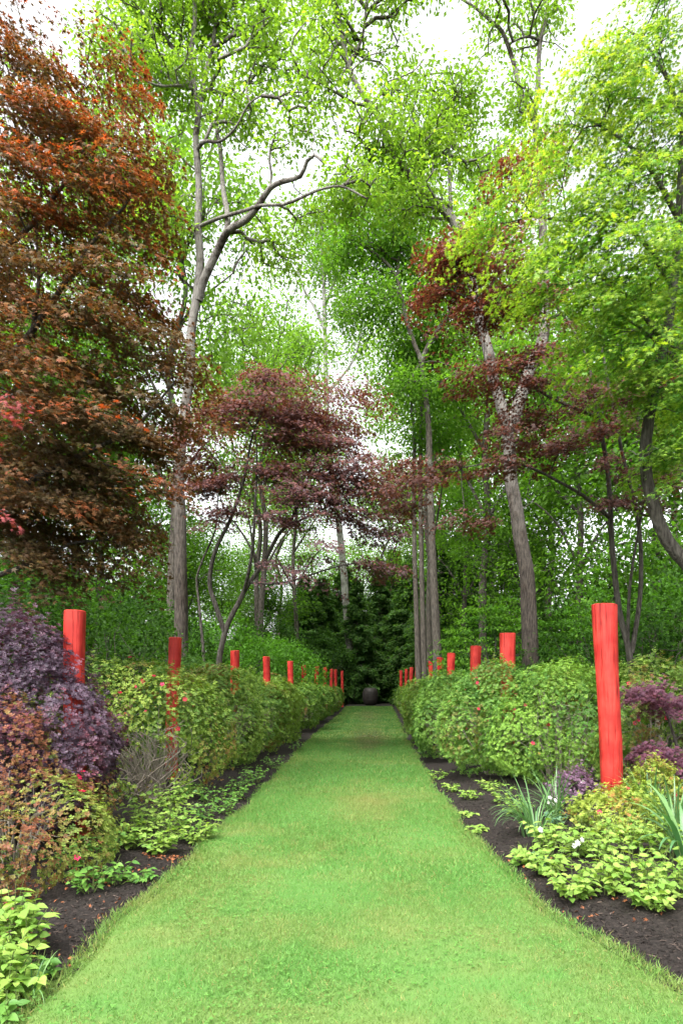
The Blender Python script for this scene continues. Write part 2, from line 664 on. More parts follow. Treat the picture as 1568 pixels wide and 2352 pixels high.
def grid(xs0, xs1, ys, nx, zf):
    t = np.linspace(0, 1, nx)
    X = xs0[:, None] * (1 - t) + xs1[:, None] * t
    Y = np.repeat(ys[:, None], nx, 1)
    Z = zf(X, Y, t[None])
    V = np.stack([X, Y, Z], -1).reshape(-1, 3)
    i = np.arange(len(ys) - 1)[:, None] * nx
    j = np.arange(nx - 1)[None]
    return V, [np.stack([i + j, i + j + 1, i + nx + j + 1, i + nx + j], -1).reshape(-1, 4)]


M_FLOOR = noise_mat('forest_floor_soil', [(0.3, (0.018, 0.014, 0.010)), (0.55, (0.035, 0.035, 0.015)), (0.75, (0.05, 0.065, 0.02))], 1.4, 0.95, 0.5, 0.05)
V, Fc = grid(np.full(2, -600.0), np.full(2, 600.0), np.array([-80.0, 1200.0]), 2, lambda X, Y, t: X * 0 - 0.12)
single('forest_floor', V, Fc, M_FLOOR, kind='structure')


def lawn_colour(P):
    """turf colour: fresh green, tree shade painted in farther off, with straw patches and two worn spots on the walking line"""
    n = len(P)
    Q = np.c_[P[:, :2], np.zeros(n)]
    a = vnoise(Q, 1.6, 3) * 0.5 + vnoise(Q, 5.0, 4) * 0.5 + vnoise(Q, 14.0, 5) * 0.3 + vnoise(Q, 0.5, 9) * 0.4
    dry = np.clip(0.09 + 0.5 * a, 0, 1)
    w = np.exp(-((P[:, 0] + 0.02) / 0.42) ** 2 - ((P[:, 1] - 8.9) / 1.1) ** 2)
    dry = np.clip(dry + 0.75 * w, 0, 1)
    far = np.clip((P[:, 1] - 10) / 12, 0, 1)  # distant turf darkened: shade of the trees put into the colour
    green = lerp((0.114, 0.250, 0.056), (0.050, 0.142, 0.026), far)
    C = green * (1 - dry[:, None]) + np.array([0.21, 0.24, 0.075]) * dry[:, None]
    bare = np.clip(np.exp(-((P[:, 0] - 0.0) / 0.45) ** 2 - ((P[:, 1] - 19.5) / 3.5) ** 2) + 0.5 * np.exp(-((P[:, 0] - 0.0) / 0.5) ** 2 - ((P[:, 1] - 34) / 7) ** 2), 0, 1)
    bare = np.clip(bare * (0.8 + 0.6 * vnoise(Q, 3, 8)), 0, 0.75)
    C = C * (1 - bare[:, None]) + np.array([0.12, 0.105, 0.055]) * bare[:, None]
    edge = np.minimum(P[:, 0] - edge_l(P[:, 1]), edge_r(P[:, 1]) - P[:, 0])
    e = np.clip(1 - edge / 0.35, 0, 1) * 0.15
    return C * (1 - e[:, None]) + np.array([0.16, 0.24, 0.035]) * e[:, None]


ys = np.r_[np.linspace(-1.0, 12, 180), np.linspace(12.2, Y_END, 130)]
V, Fc = grid(edge_l(ys), edge_r(ys), ys, 36, lambda X, Y, t: 0.006 * np.sin(X * 3) * np.sin(Y * 2) - 0.05 * ((t < 0.001) | (t > 0.999)))
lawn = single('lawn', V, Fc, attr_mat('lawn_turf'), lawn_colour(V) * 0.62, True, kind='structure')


def grass(n, y0, y1, hgt, wid, tall_edge=False):
    y = y0 + (y1 - y0) * rng.random(n)
    a, b = edge_l(y), edge_r(y)
    if tall_edge:
        s = rng.random(n) < 0.5
        x = np.where(s, a + rng.normal(size=n) * 0.035, b + rng.normal(size=n) * 0.035)
    else:
        x = a + (b - a) * rng.random(n)
    P = np.c_[x, y, np.zeros(n)]
    P[:, 2] = -0.004
    td = rand_dir(n, 0.9 if not tall_edge else 1.1)
    td[:, 2] = np.abs(td[:, 2]) + 0.15
    td = unit(td)
    fr = frames(td, unit(np.c_[rng.normal(size=(n, 2)), 0.3 * np.ones(n)]))
    S = hgt * (0.5 + 0.8 * rng.random(n))
    fr = fr.copy()
    fr[:, :, 0] *= (wid / 0.11 / S)[:, None]
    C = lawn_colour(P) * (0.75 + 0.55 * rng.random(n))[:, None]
    straw = rng.random(n) < (0.06 if not tall_edge else 0.1)
    C[straw] = np.array([0.30, 0.27, 0.10]) * (0.7 + 0.5 * rng.random(straw.sum()))[:, None]
    return scatter(BLADE, P, fr, S, C)


GV, GF, GC, k = [], [], [], 0
for a in [(105000, 2.4, 5.5, 0.034, 0.0045), (85000, 5.5, 10, 0.04, 0.007), (60000, 10, 20, 0.055, 0.012), (40000, 20, Y_END, 0.06, 0.022),
          (8000, 2.4, 9, 0.042, 0.006, True), (7000, 9, Y_END, 0.045, 0.012, True)]:
    V, Fc, C = grass(*a)
    GV.append(V); GF.append(Fc[0] + k); GC.append(C); k += len(V)
g = single('grass', np.vstack(GV), [np.vstack(GF)], M_GRASS, np.vstack(GC), kind='stuff',
           label='short green lawn grass of the garden path', cat='grass')

# clover patches in the lawn
n = 9000
y = 2.4 + 8 * rng.random(n) ** 1.4
x = edge_l(y) + (edge_r(y) - edge_l(y)) * rng.random(n)
P = np.c_[x, y, 0.012 + 0.018 * rng.random(n)]
keep = vnoise(P * [1, 1, 0], 1.9, 21) > 0.05
P = P[keep]; n = len(P)
TRI3 = star([(0, 1), (120, 1), (-120, 1)], 0.42, -0.1)
V, Fc, C = scatter(TRI3, P, frames(np.c_[rng.normal(size=(n, 2)), np.zeros(n)], rand_dir(n, 2.5)), 0.008 + 0.007 * rng.random(n),
                   lerp((0.075, 0.20, 0.035), (0.13, 0.28, 0.06), rng.random(n)))
single('clover', V, Fc, M_GRASS, C, kind='stuff', label='small clover leaves mixed into the lawn', cat='clover')


def bed_z(X, Y):
    d = np.maximum(edge_l(Y) - X, X - edge_r(Y))
    Q = np.stack([X, Y, 0 * X], -1)
    return -0.045 + 0.10 * np.clip(d / 0.8, 0, 1) + 0.02 * vnoise(Q, 2.2, 2) + 0.014 * vnoise(Q, 9, 5) + 0.008 * vnoise(Q, 24, 6)


M_MULCH = noise_mat('bark_mulch', [(0.3, (0.006, 0.005, 0.0045)), (0.55, (0.018, 0.014, 0.012)), (0.78, (0.045, 0.035, 0.031))], 38, 0.9, 0.9, 0.012, sc3=(1, 1, 1))
ys = np.r_[np.linspace(1.0, 9, 170), np.linspace(9.2, 49.5, 90)]
t_pow = lambda X, Y, t: bed_z(X, Y)
V, Fc = grid(np.full(len(ys), -5.5), edge_l(ys) + 0.03, ys, 52, t_pow)
single('mulch_bed_left', V, Fc, M_MULCH, None, True, kind='structure')
V, Fc = grid(edge_r(ys) - 0.03, np.full(len(ys), 5.5), ys, 52, t_pow)
single('mulch_bed_right', V, Fc, M_MULCH, None, True, kind='structure')
ys = np.linspace(Y_END - 0.1, 54, 30)
V, Fc = grid(edge_l(ys) - 0.1, edge_r(ys) + 0.1, ys, 20, lambda X, Y, t: 0.02 + 0.02 * vnoise(np.stack([X, Y, 0 * X], -1), 2, 3))
single('mulch_path_end', V, Fc, M_MULCH, None, True, kind='structure')

# loose chips and fallen leaves on the mulch
n = 16000
y = 2.6 + 10 * rng.random(n) ** 1.6
d = np.abs(rng.normal(size=n)) * 0.55 + 0.02
left = rng.random(n) < 0.5
x = np.where(left, edge_l(y) - d, edge_r(y) + d)
P = np.c_[x, y, bed_z(x, y) + 0.006]
CHIP = (np.array([[-0.2, -1, 0], [0.2, -1, 0.1], [0.25, 1, 0], [-0.2, 0.9, 0.12], [0, -0.9, -0.35], [0, 0.9, -0.35]]) * 0.5, [np.array([[0, 1, 2, 3]]), np.array([[0, 4, 1], [2, 5, 3]])])
br = rng.random(n) ** 4
V, Fc, C = scatter(CHIP, P, frames(np.c_[rng.normal(size=(n, 2)), rng.normal(size=n) * 0.25], rand_dir(n, 1.6)), 0.014 + 0.03 * rng.random(n) ** 2,
                   lerp((0.010, 0.008, 0.007), (0.10, 0.075, 0.062), br))
single('mulch_chips', V, Fc, attr_mat('mulch_chip'), C, kind='stuff', label='dark shredded bark chips strewn over the beds', cat='mulch')
n = 2600
y = 2.8 + 3.6 * rng.random(n)
d = np.abs(rng.normal(size=n)) * 0.45 + 0.03
left = rng.random(n) < 0.9
x = np.where(left, edge_l(y) - d, edge_r(y) + d)
P = np.c_[x, y, bed_z(x, y) + 0.012]
keep = (vnoise(P * [1, 1, 0], 2.2, 31) + 0.25 * (np.minimum(d, 1)) > 0.12) | (rng.random(n) < 0.05)
P = P[keep]; n = len(P)
V, Fc, C = scatter(MAPLE5, P, frames(np.c_[rng.normal(size=(n, 2)), rng.normal(size=n) * 0.3], rand_dir(n, 1.2)), 0.012 + 0.016 * rng.random(n),
                   lerp((0.14, 0.05, 0.025), (0.42, 0.16, 0.07), rng.random(n)))
single('fallen_leaves', V, Fc, M_DRY, C, kind='stuff', label='fallen reddish brown maple leaves on the dark mulch', cat='leaf litter')
# ------------------------------------------------------------------ red log posts
def post_mat(name):
    m, N, L = mat_new(name)
    tc = N.new('ShaderNodeTexCoord')
    mp = N.new('ShaderNodeMapping')
    mp.inputs['Scale'].default_value = (20, 20, 0.9)
    L.new(tc.outputs['Object'], mp.inputs[0])
    n1 = N.new('ShaderNodeTexNoise')
    n1.inputs['Scale'].default_value = 1.6
    n1.inputs['Detail'].default_value = 6
    L.new(mp.outputs[0], n1.inputs['Vector'])
    n2 = N.new('ShaderNodeTexNoise')
    n2.inputs['Scale'].default_value = 3.5
    n2.inputs['Detail'].default_value = 6
    L.new(tc.outputs['Object'], n2.inputs['Vector'])
    rp = N.new('ShaderNodeValToRGB')
    rp.color_ramp.elements[0].position = 0.3
    rp.color_ramp.elements[0].color = (0.27, 0.009, 0.009, 1)
    rp.color_ramp.elements[1].position = 0.65
    rp.color_ramp.elements[1].color = (0.50, 0.044, 0.032, 1)
    L.new(n2.outputs['Fac'], rp.inputs[0])
    r2 = N.new('ShaderNodeValToRGB')                       # thin dark drying cracks
    r2.color_ramp.elements[0].position = 0.33
    r2.color_ramp.elements[0].color = (0.42, 0.2, 0.2, 1)
    r2.color_ramp.elements[1].position = 0.44
    r2.color_ramp.elements[1].color = (1, 1, 1, 1)
    L.new(n1.outputs['Fac'], r2.inputs[0])
    mx = N.new('ShaderNodeMix')
    mx.data_type = 'RGBA'
    mx.blend_type = 'MULTIPLY'
    mx.inputs[0].default_value = 1
    L.new(rp.outputs[0], mx.inputs[6])
    L.new(r2.outputs[0], mx.inputs[7])
    p = N.new('ShaderNodeBsdfPrincipled')
    p.inputs['Roughness'].default_value = 0.5
    p.inputs['Specular IOR Level'].default_value = 0.28
    L.new(mx.outputs[2], p.inputs['Base Color'])
    b = N.new('ShaderNodeBump')
    b.inputs['Strength'].default_value = 0.8
    b.inputs['Distance'].default_value = 0.02
    L.new(n1.outputs['Fac'], b.inputs['Height'])
    L.new(b.outputs[0], p.inputs['Normal'])
    o = N.new('ShaderNodeOutputMaterial')
    L.new(p.outputs[0], o.inputs['Surface'])
    return m


M_POST = post_mat('red_paint_on_log')
ORD = ['nearest', 'second', 'third', 'fourth', 'fifth', 'sixth', 'seventh', 'eighth', 'ninth', 'tenth', 'eleventh']


def log_post(px, d, py_top, w_top, w_bot, label, group, seed, lean=(0, 0)):
    """a peeled log: wavy outline, worn cut top, flutes, knots and a few splits"""
    x = (px - VX) / F * d
    top = EYE - (py_top - HY) / F * d
    base = np.array([x, d, -0.1])
    root = thing('red_post', (x, d, 0), label, 'post', group)
    r = np.random.default_rng(seed)
    S, K = (40, 46) if d < 18 else (20, 24)
    t = np.linspace(0, 1, K)
    a = np.arange(S) / S * 2 * math.pi
    rad = (w_bot + (w_top - w_bot) * t ** 1.3) / 2
    rad = rad + (w_top - w_bot) * 0.25 * np.exp(-((1 - t) / 0.07) ** 2) * (w_top > w_bot) * 0.6
    A, Tt = np.meshgrid(a, t)
    q = np.stack([np.cos(A) * 1.3, np.sin(A) * 1.3, Tt * 3.2], -1)
    rr = rad[:, None] * (1 + 0.10 * vnoise(q, 1, seed) + 0.04 * vnoise(q * [2.5, 2.5, 1], 1, seed + 1))
    for _ in range(4):                                    # flutes
        a0, t0 = r.random() * 6.28, r.random()
        da = (A - a0 - 0.25 * Tt + math.pi) % (2 * math.pi) - math.pi
        rr = rr * (1 - 0.06 * np.exp(-(da / 0.16) ** 2) * np.exp(-((Tt - t0) / 0.35) ** 2))
    for _ in range(5):                                    # knots
        a0, t0 = r.random() * 6.28, 0.1 + 0.85 * r.random()
        da = (A - a0 + math.pi) % (2 * math.pi) - math.pi
        rr = rr * (1 + 0.10 * np.exp(-(da / 0.22) ** 2 - ((Tt - t0) / 0.022) ** 2) - 0.13 * np.exp(-(da / 0.09) ** 2 - ((Tt - t0) / 0.009) ** 2))
    h = top + 0.1
    cx = x + lean[0] * Tt + 0.022 * np.sin(Tt * 4 + seed)
    cy = d + lean[1] * Tt + 0.015 * np.cos(Tt * 4 + seed)
    Z = -0.1 + h * Tt
    tilt = r.normal() * 0.05
    Z = Z + (Tt > 0.999) * (np.cos(A - 1.0) * tilt * w_top)
    V = np.stack([cx + rr * np.cos(A), cy + rr * np.sin(A), Z], -1)
    i = np.arange(K - 1)[:, None] * S
    j = np.arange(S)[None]
    Q = np.stack([i + j, i + (j + 1) % S, i + S + (j + 1) % S, i + S + j], -1).reshape(-1, 4)
    part(root, 'log_shaft', V.reshape(-1, 3), [Q], M_POST, None, True)
    ring = V[-1]
    c = ring.mean(0) + [0, 0, 0.004]
    i2 = c + (ring - c) * 0.9 + [0, 0, 0.007]
    W = np.vstack([ring, i2, c + [0, 0, 0.006]])
    Q = np.stack([np.arange(S), (np.arange(S) + 1) % S, S + (np.arange(S) + 1) % S, S + np.arange(S)], -1)
    Tt = np.stack([S + np.arange(S), S + (np.arange(S) + 1) % S, np.full(S, 2 * S)], -1)
    part(root, 'cut_end', W, [Q, Tt], M_POST, None, False)
    return root


LEFT = [(181, 6.95, 1404, 46), (397, 11.1, 1465, 29), (536, 15.4, 1495, 20), (610, 19.3, 1509, 17), (666, 23.2, 1519, 13.5), (698, 27, 1527, 12),
        (727, 30.5, 1531, 9.5), (745, 34.5, 1533, 8.5), (759.5, 38, 1537, 7.5), (769, 42, 1538, 7), (785, 46.5, 1541, 6.5)]
for i, (px, d, top, w) in enumerate(LEFT):
    w_ = w / F * d
    where = 'standing among the azaleas' if i else 'rising behind the purple barberry'
    log_post(px, d, top, w_, w_ * 0.96, f'red painted log post {where}, {ORD[i]} in the left row', 'red posts left of the path', 40 + i, (0.02 if i else -0.04, 0))
RIGHT = [(1394, 8.1, 1390, 53, -0.06), (1169, 12.1, 1455, 36, -0.06), (1093, 16.4, 1485, 25, -.02), (1034, 21, 1501, 18, 0), (1010, 25, 1511, 15, 0), (990, 29, 1519, 12, 0),
         (974, 32.5, 1523, 11, 0), (958, 36, 1528, 9.5, 0), (944, 39.5, 1533, 8.5, 0), (932, 43, 1537, 8, 0), (920, 46, 1540, 7.5, 0)]
for i, (px, d, top, w, ln) in enumerate(RIGHT):
    w_ = w / F * d
    where = 'above the azalea hedge' if i else 'shown almost whole beside strappy leaves'
    log_post(px + (8 if i == 0 else 5 if i == 1 else 0), d, top, w_, w_ * 0.91, f'red painted log post {where}, {ORD[i]} in the right row', 'red posts right of the path', 70 + i, (ln, 0))

# ------------------------------------------------------------------ urn at the end of the path
M_URN = noise_mat('dark_clay', [(0.3, (0.010, 0.008, 0.0075)), (0.7, (0.026, 0.020, 0.018))], 4, 0.6, 0.2, 0.01, spec=0.25)
ud = 49.5
ux, uz0 = (850 - VX) / F * ud, 0.03
root = thing('stone_urn', (ux, ud, uz0), 'large rounded dark brown urn sculpture at the end of the lawn', 'urn')
prof = [(0.0, 0.0), (0.34, 0.0), (0.40, 0.03), (0.50, 0.22), (0.565, 0.48), (0.575, 0.72), (0.55, 0.95), (0.49, 1.13), (0.40, 1.235), (0.30, 1.262), (0.25, 1.25)]
S = 40
a = np.arange(S) / S * 2 * math.pi


def lathe(prof, c):
    V = np.array([[c[0] + r * math.cos(t), c[1] + r * math.sin(t), c[2] + z] for r, z in prof for t in a])
    i = np.arange(len(prof) - 1)[:, None] * S
    j = np.arange(S)[None]
    return V, [np.stack([i + j, i + (j + 1) % S, i + S + (j + 1) % S, i + S + j], -1).reshape(-1, 4)]


V, Fc = lathe(prof, (ux, ud, uz0))
part(root, 'bowl', V, Fc, M_URN, None, True)
V, Fc = lathe([(0.25, 1.25), (0.21, 1.22), (0.22, 1.05), (0.0, 1.0)], (ux, ud, uz0))
part(root, 'mouth', V, Fc, M_URN, None, True)
for z in (0.42, 0.83):
    rz = np.interp(z, [p[1] for p in prof[1:10]], [p[0] for p in prof[1:10]])
    V, Fc = lathe([(rz - 0.006, z - 0.03), (rz + 0.012, z - 0.015), (rz + 0.012, z + 0.015), (rz - 0.006, z + 0.03)], (ux, ud, uz0))
    part(root, 'ridge', V, Fc, M_URN, None, True)

# ------------------------------------------------------------------ tall oaks
def px_line(pts, d):
    return np.array([at(p[0], p[1], p[2] if len(p) > 2 else d) for p in pts])


def build_tree(name, label, cat, group, bark, trunk, r0, r1, limbs, targets, leaf_f, r_tip=0.009, flare=0.5, sides=18, up=0.15, pull=0.35, wander=0.12, base=None, power=1.0):
    """trunk/limbs: world polylines; limbs: (polyline, r0, r1); targets: twig ends; leaf_f(dirs)->list of (name, V, faces, cols, mat)"""
    def to_ground(pl):
        pl = np.asarray(pl, float)
        if 0.0 < pl[0][2] < 2.0 and (pl is trunk or pl[0][2] < 1.95):
            s = (pl[1] - pl[0]) / max(pl[1][2] - pl[0][2], 0.2)
            pl = np.vstack([[pl[0][0] - s[0] * pl[0][2] * 0.5, pl[0][1], -0.08], pl])
        return pl
    trunk = to_ground(trunk)
    limbs = [(to_ground(lp), a, b) for lp, a, b in limbs]
    root = thing(name, trunk[0] if base is None else base, label, cat, group)
    P, (V, Q, T) = trunk_tube(trunk, r0, r1, sides, 0.09, flare, seed=int(abs(trunk[0][0]) * 31) % 97, power=power)
    part(root, 'trunk', V, [Q, T], bark, None, True)
    sk = [P]
    for (lp, a, b) in limbs:
        P2, (V, Q, T) = trunk_tube(lp, a, b, 10, 0.07, 0, 0.2, seed=len(sk))
        part(root, 'limb', V, [Q, T], bark, None, True)
        sk.append(P2)
    if targets is not None and len(targets):
        dirs, tb = grow([s[len(s) // 4:] if i == 0 else s for i, s in enumerate(sk)], targets, r_tip, wander, pull, up)
        V, Fc = tb.get()
        part(root, 'twigs', V, Fc, bark, None, True, kind='stuff')
        for nm, V, Fc, C, mt in leaf_f(dirs):
            part(root, nm, V, Fc, mt, C, False, kind='stuff')
    return root


OAK_A, OAK_B = (0.13, 0.25, 0.03), (0.28, 0.40, 0.06)


def oak_f(T, per, spread, size, a=OAK_A, b=OAK_B, flat=0.7):
    def f(dirs):
        V, Fc, C = oak_leaves(T, dirs, per, spread, size, np.array(a), np.array(b), flat=flat)
        return [('crown', V, Fc, C, M_OAK)]
    return f


GRP_OAK = 'tall oaks behind the hedges'
# left oak
d = 18.0
trunk = px_line([(418, 1566), (416, 1480), (416, 1350), (414, 1200), (410, 1090), (424, 960), (437, 850), (440, 760), (452, 680), (460, 600), (455, 520), (457, 430), (452, 350), (450, 310), (456, 260), (447, 200), (438, 130), (448, 50), (445, -40)], d)
limbs = [
    (px_line([(455, 690, 18), (467, 645, 17.9), (500, 575, 17.7), (525, 530, 17.4), (565, 505, 17.2), (595, 470, 17), (620, 432, 16.8), (650, 417, 16.6), (690, 405, 16.4), (705, 370, 16.3), (722, 356, 16.2), (745, 375, 16.1)], d), 0.125, 0.03),
    (px_line([(458, 520, 18), (500, 502, 17.6), (550, 487, 17.2), (600, 472, 16.9), (650, 470, 16.6), (690, 455, 16.4), (730, 437, 16.2), (784, 428, 16), (842, 456, 15.8)], d), 0.05, 0.02),
    (px_line([(522, 535, 17.5), (522, 490, 17.6), (512, 430, 17.8), (506, 340, 18), (498, 290, 18.1), (515, 220, 18.3), (545, 160, 18.5)], d), 0.08, 0.025),
    (px_line([(455, 270, 18), (470, 180, 18.2), (488, 110, 18.3), (500, 40, 18.4), (540, 5, 18.5), (565, -50, 18.5)], d), 0.075, 0.03),
    (px_line([(448, 215, 18), (425, 160, 18.2), (400, 115, 18.3), (370, 80, 18.5), (340, 45, 18.6), (330, -20, 18.8)], d), 0.06, 0.02),
    (px_line([(446, 205, 18), (410, 196, 17.6), (375, 198, 17.3), (340, 188, 17), (300, 158, 16.8)], d), 0.045, 0.015),
    (px_line([(452, 345, 18), (470, 325, 17.6), (505, 325, 17.2), (540, 295, 16.9), (570, 240, 16.7), (600, 220, 16.5)], d), 0.05, 0.015),
    (px_line([(452, 532, 18), (430, 510, 17.8), (400, 497, 17.6), (368, 497, 17.4), (345, 516, 17.2)], d), 0.04, 0.012),
    (px_line([(455, 455, 18), (425, 447, 17.8), (402, 460, 17.6), (375, 466, 17.4)], d), 0.03, 0.012),
]
T = ellipsoid_targets([(190, 60, 90, 80, 18.8, 1.6), (700, 300, 60, 60, 17, 1.2), (620, 560, 90, 50, 17.6, 1.2), (330, 60, 130, 70, 18.5, 2.0), (480, 40, 150, 80, 18.5, 2.2), (600, 120, 110, 110, 18, 2.2), (400, 170, 110, 60, 17.8, 1.8), (560, 260, 90, 70, 17.6, 1.5),
                       (260, 130, 80, 60, 18, 1.5), (660, 430, 110, 40, 16.6, 1.3), (560, 470, 90, 45, 17.2, 1.2), (380, 480, 60, 60, 17.6, 1.2), (800, 400, 80, 50, 16, 1.2), (640, 340, 30, 25, 16.8, 0.6), (470, -40, 260, 60, 18.5, 2.5)], 650, clump=0.7)
build_tree('oak_tree', 'tall grey oak behind the left posts with long limbs arching over the path', 'tree', GRP_OAK, M_BARK_A, trunk, 0.215, 0.05, limbs, T, oak_f(T, 36, 0.29, 0.125), r_tip=0.013, flare=0.25, power=0.8)

# right oak, leaning and forked
d = 17.5
trunk = px_line([(1221, 1566), (1218, 1500), (1214, 1410), (1209, 1320), (1197, 1250), (1184, 1167), (1172, 1102), (1169, 1032), (1159, 967), (1146, 917), (1134, 877), (1123, 817), (1108, 760), (1085, 660), (1062, 570), (1039, 505), (999, 465), (959, 425), (919, 375), (889, 320), (874, 275), (849, 240), (819, 195), (799, 150), (785, 80), (770, 0)], d)
limbs = [
    (px_line([(1166, 985, 17.5), (1184, 945, 17.6), (1214, 852, 17.8), (1246, 777, 18), (1250, 650, 18.3), (1243, 480, 18.6), (1231, 310, 18.9), (1224, 250, 19)], d), 0.17, 0.085),
    (px_line([(1226, 265, 19), (1194, 210, 19.1), (1179, 145, 19.2), (1154, 75, 19.2), (1134, 55, 19.2), (1094, 20, 19.2), (1055, -5, 19.2)], d), 0.085, 0.03),
    (px_line([(1226, 260, 19), (1234, 200, 19.1), (1239, 100, 19.3), (1254, 40, 19.4), (1256, -30, 19.5)], d), 0.085, 0.04),
    (px_line([(1237, 92, 19.3), (1215, 84, 19.2), (1190, 90, 19.1), (1165, 105, 19)], d), 0.04, 0.015),
    (px_line([(900, 345, 17.5), (880, 350, 17.2), (850, 345, 17), (820, 310, 16.8), (790, 300, 16.6)], d), 0.045, 0.015),
    (px_line([(925, 383, 17.5), (965, 365, 17.7), (1010, 360, 17.9), (1040, 330, 18)], d), 0.04, 0.015),
    (px_line([(1035, 505, 17.5), (1033, 430, 17.8), (1030, 300, 18.2), (1040, 220, 18.4), (1060, 175, 18.6)], d), 0.06, 0.02),
    (px_line([(852, 243, 17.5), (815, 238, 17.3), (775, 215, 17.1), (735, 190, 17), (690, 170, 16.9)], d), 0.045, 0.015),
    (px_line([(800, 150, 17.5), (830, 90, 17.8), (840, 20, 18), (845, -40, 18)], d), 0.05, 0.02),
]
T = ellipsoid_targets([(800, 60, 130, 80, 17.8, 2.2), (760, 190, 110, 70, 17.4, 1.8), (900, 180, 90, 90, 17.8, 1.8), (860, 330, 120, 70, 17.3, 1.6), (980, 330, 80, 80, 18, 1.6), (1050, 230, 80, 70, 18.4, 1.6),
                       (960, 60, 70, 70, 18, 1.6), (1100, 340, 80, 50, 18.4, 1.4), (1150, 30, 110, 50, 19.2, 1.8), (1270, 40, 90, 60, 19.4, 1.8), (1190, 250, 60, 40, 19, 1.2), (960, 460, 80, 50, 17.5, 1.4), (800, 450, 80, 40, 17, 1.2), (900, -40, 250, 60, 18, 2.5)], 650, clump=0.7)
build_tree('oak_tree', 'leaning grey oak with a forked trunk behind the right hedge', 'tree', GRP_OAK, M_BARK_A, trunk, 0.245, 0.05, limbs, T, oak_f(T, 36, 0.29, 0.125), r_tip=0.013, flare=0.2, power=0.85)

# dark forked oak further back
d = 28.0
trunk = px_line([(1004, 1568), (1003, 1500), (999, 1410), (992, 1252), (986, 1102), (984, 977), (974, 892), (966, 827), (956, 802), (939, 757), (930, 720), (919, 670), (908, 632), (879, 597), (834, 565), (794, 545)], d)
limbs = [(px_line([(966, 835, 28), (984, 792, 28), (1009, 752, 28.2), (1035, 715, 28.4), (1045, 660, 28.6), (1040, 590, 28.8)], d), 0.11, 0.04),
         (px_line([(915, 655, 28), (915, 600, 28.3), (925, 540, 28.5), (920, 470, 28.8), (905, 410, 29)], d), 0.07, 0.03)]
T = ellipsoid_targets([(800, 560, 90, 60, 28, 2.5), (900, 560, 100, 90, 28.5, 2.5), (1030, 640, 80, 90, 28.5, 2.5), (860, 700, 90, 50, 28, 2), (980, 720, 70, 50, 28, 2), (1000, 900, 90, 70, 28, 2), (900, 880, 60, 50, 28, 1.6), (920, 450, 90, 60, 28.8, 2.4), (1080, 900, 60, 70, 28, 2)], 380, clump=0.5)
build_tree('oak_tree', 'dark slender oak forking above the centre right, behind the hedge', 'tree', GRP_OAK, M_BARK_C, trunk, 0.20, 0.05, limbs, T, oak_f(T, 50, 0.46, 0.17, (0.07, 0.17, 0.02), (0.15, 0.28, 0.035)), flare=0.2)

# pair of straight thin trunks
for (pts, lab) in [([(961, 1567), (956, 1410), (951, 1252), (950, 1100), (951, 992), (944, 940), (950, 860)], 'straight thin brown trunk, left one of the close pair beside the dark oak'),
                   ([(974, 1567), (970, 1410), (966, 1202), (965, 1050), (968, 920), (972, 800), (985, 700)], 'straight thin brown trunk, right one of the close pair beside the dark oak')]:
    T = ellipsoid_targets([(pts[-1][0] + rng.normal() * 20, 880, 60, 60, 30, 1.8), (pts[-1][0] + 30, 1000, 60, 40, 30, 1.5), (pts[-1][0], 800, 70, 60, 30, 1.8)], 90)
    build_tree('slender_tree', lab, 'tree', 'close pair of thin trunks', M_BARK_C, px_line(pts, 30.0), 0.145, 0.05, [], T, oak_f(T, 50, 0.46, 0.17, (0.06, 0.17, 0.02), (0.14, 0.28, 0.03)), flare=0.15, sides=12)

# pale tree in the centre
d = 54.0
trunk = px_line([(808, 1566), (802, 1480), (795, 1390), (788, 1300), (775, 1180), (758, 1050), (749, 900), (746, 760), (744, 660), (738, 560), (742, 480)], d)
limbs = [(px_line([(746, 760, 54.0), (725, 710, 54.0), (700, 670, 54.3), (680, 610, 54.5)], d), 0.13, 0.045), (px_line([(750, 905, 54.0), (780, 870, 54.0), (815, 820, 54.2), (830, 760, 54.4)], d), 0.14, 0.045),
         (px_line([(745, 700, 54.0), (765, 650, 54.0), (775, 590, 54.3)], d), 0.10, 0.04), (px_line([(748, 880, 54.0), (720, 820, 54.2), (690, 775, 54.4), (660, 765, 54.6)], d), 0.10, 0.04)]
T = ellipsoid_targets([(700, 620, 60, 70, 54.4, 3), (770, 600, 60, 80, 54.4, 3), (820, 780, 60, 60, 54.2, 2.5), (680, 790, 60, 50, 54.4, 2.5), (745, 500, 80, 50, 54.5, 3), (790, 700, 40, 50, 54.0, 2), (880, 930, 60, 60, 54.0, 2.5)], 230, clump=0.5)
build_tree('oak_tree', 'pale barked tree with sparse leaves standing left of the urn', 'tree', GRP_OAK, M_BARK_E, trunk, 0.34, 0.10, limbs, T, oak_f(T, 50, 0.75, 0.27, (0.09, 0.19, 0.03), (0.18, 0.29, 0.05)), flare=0.15)

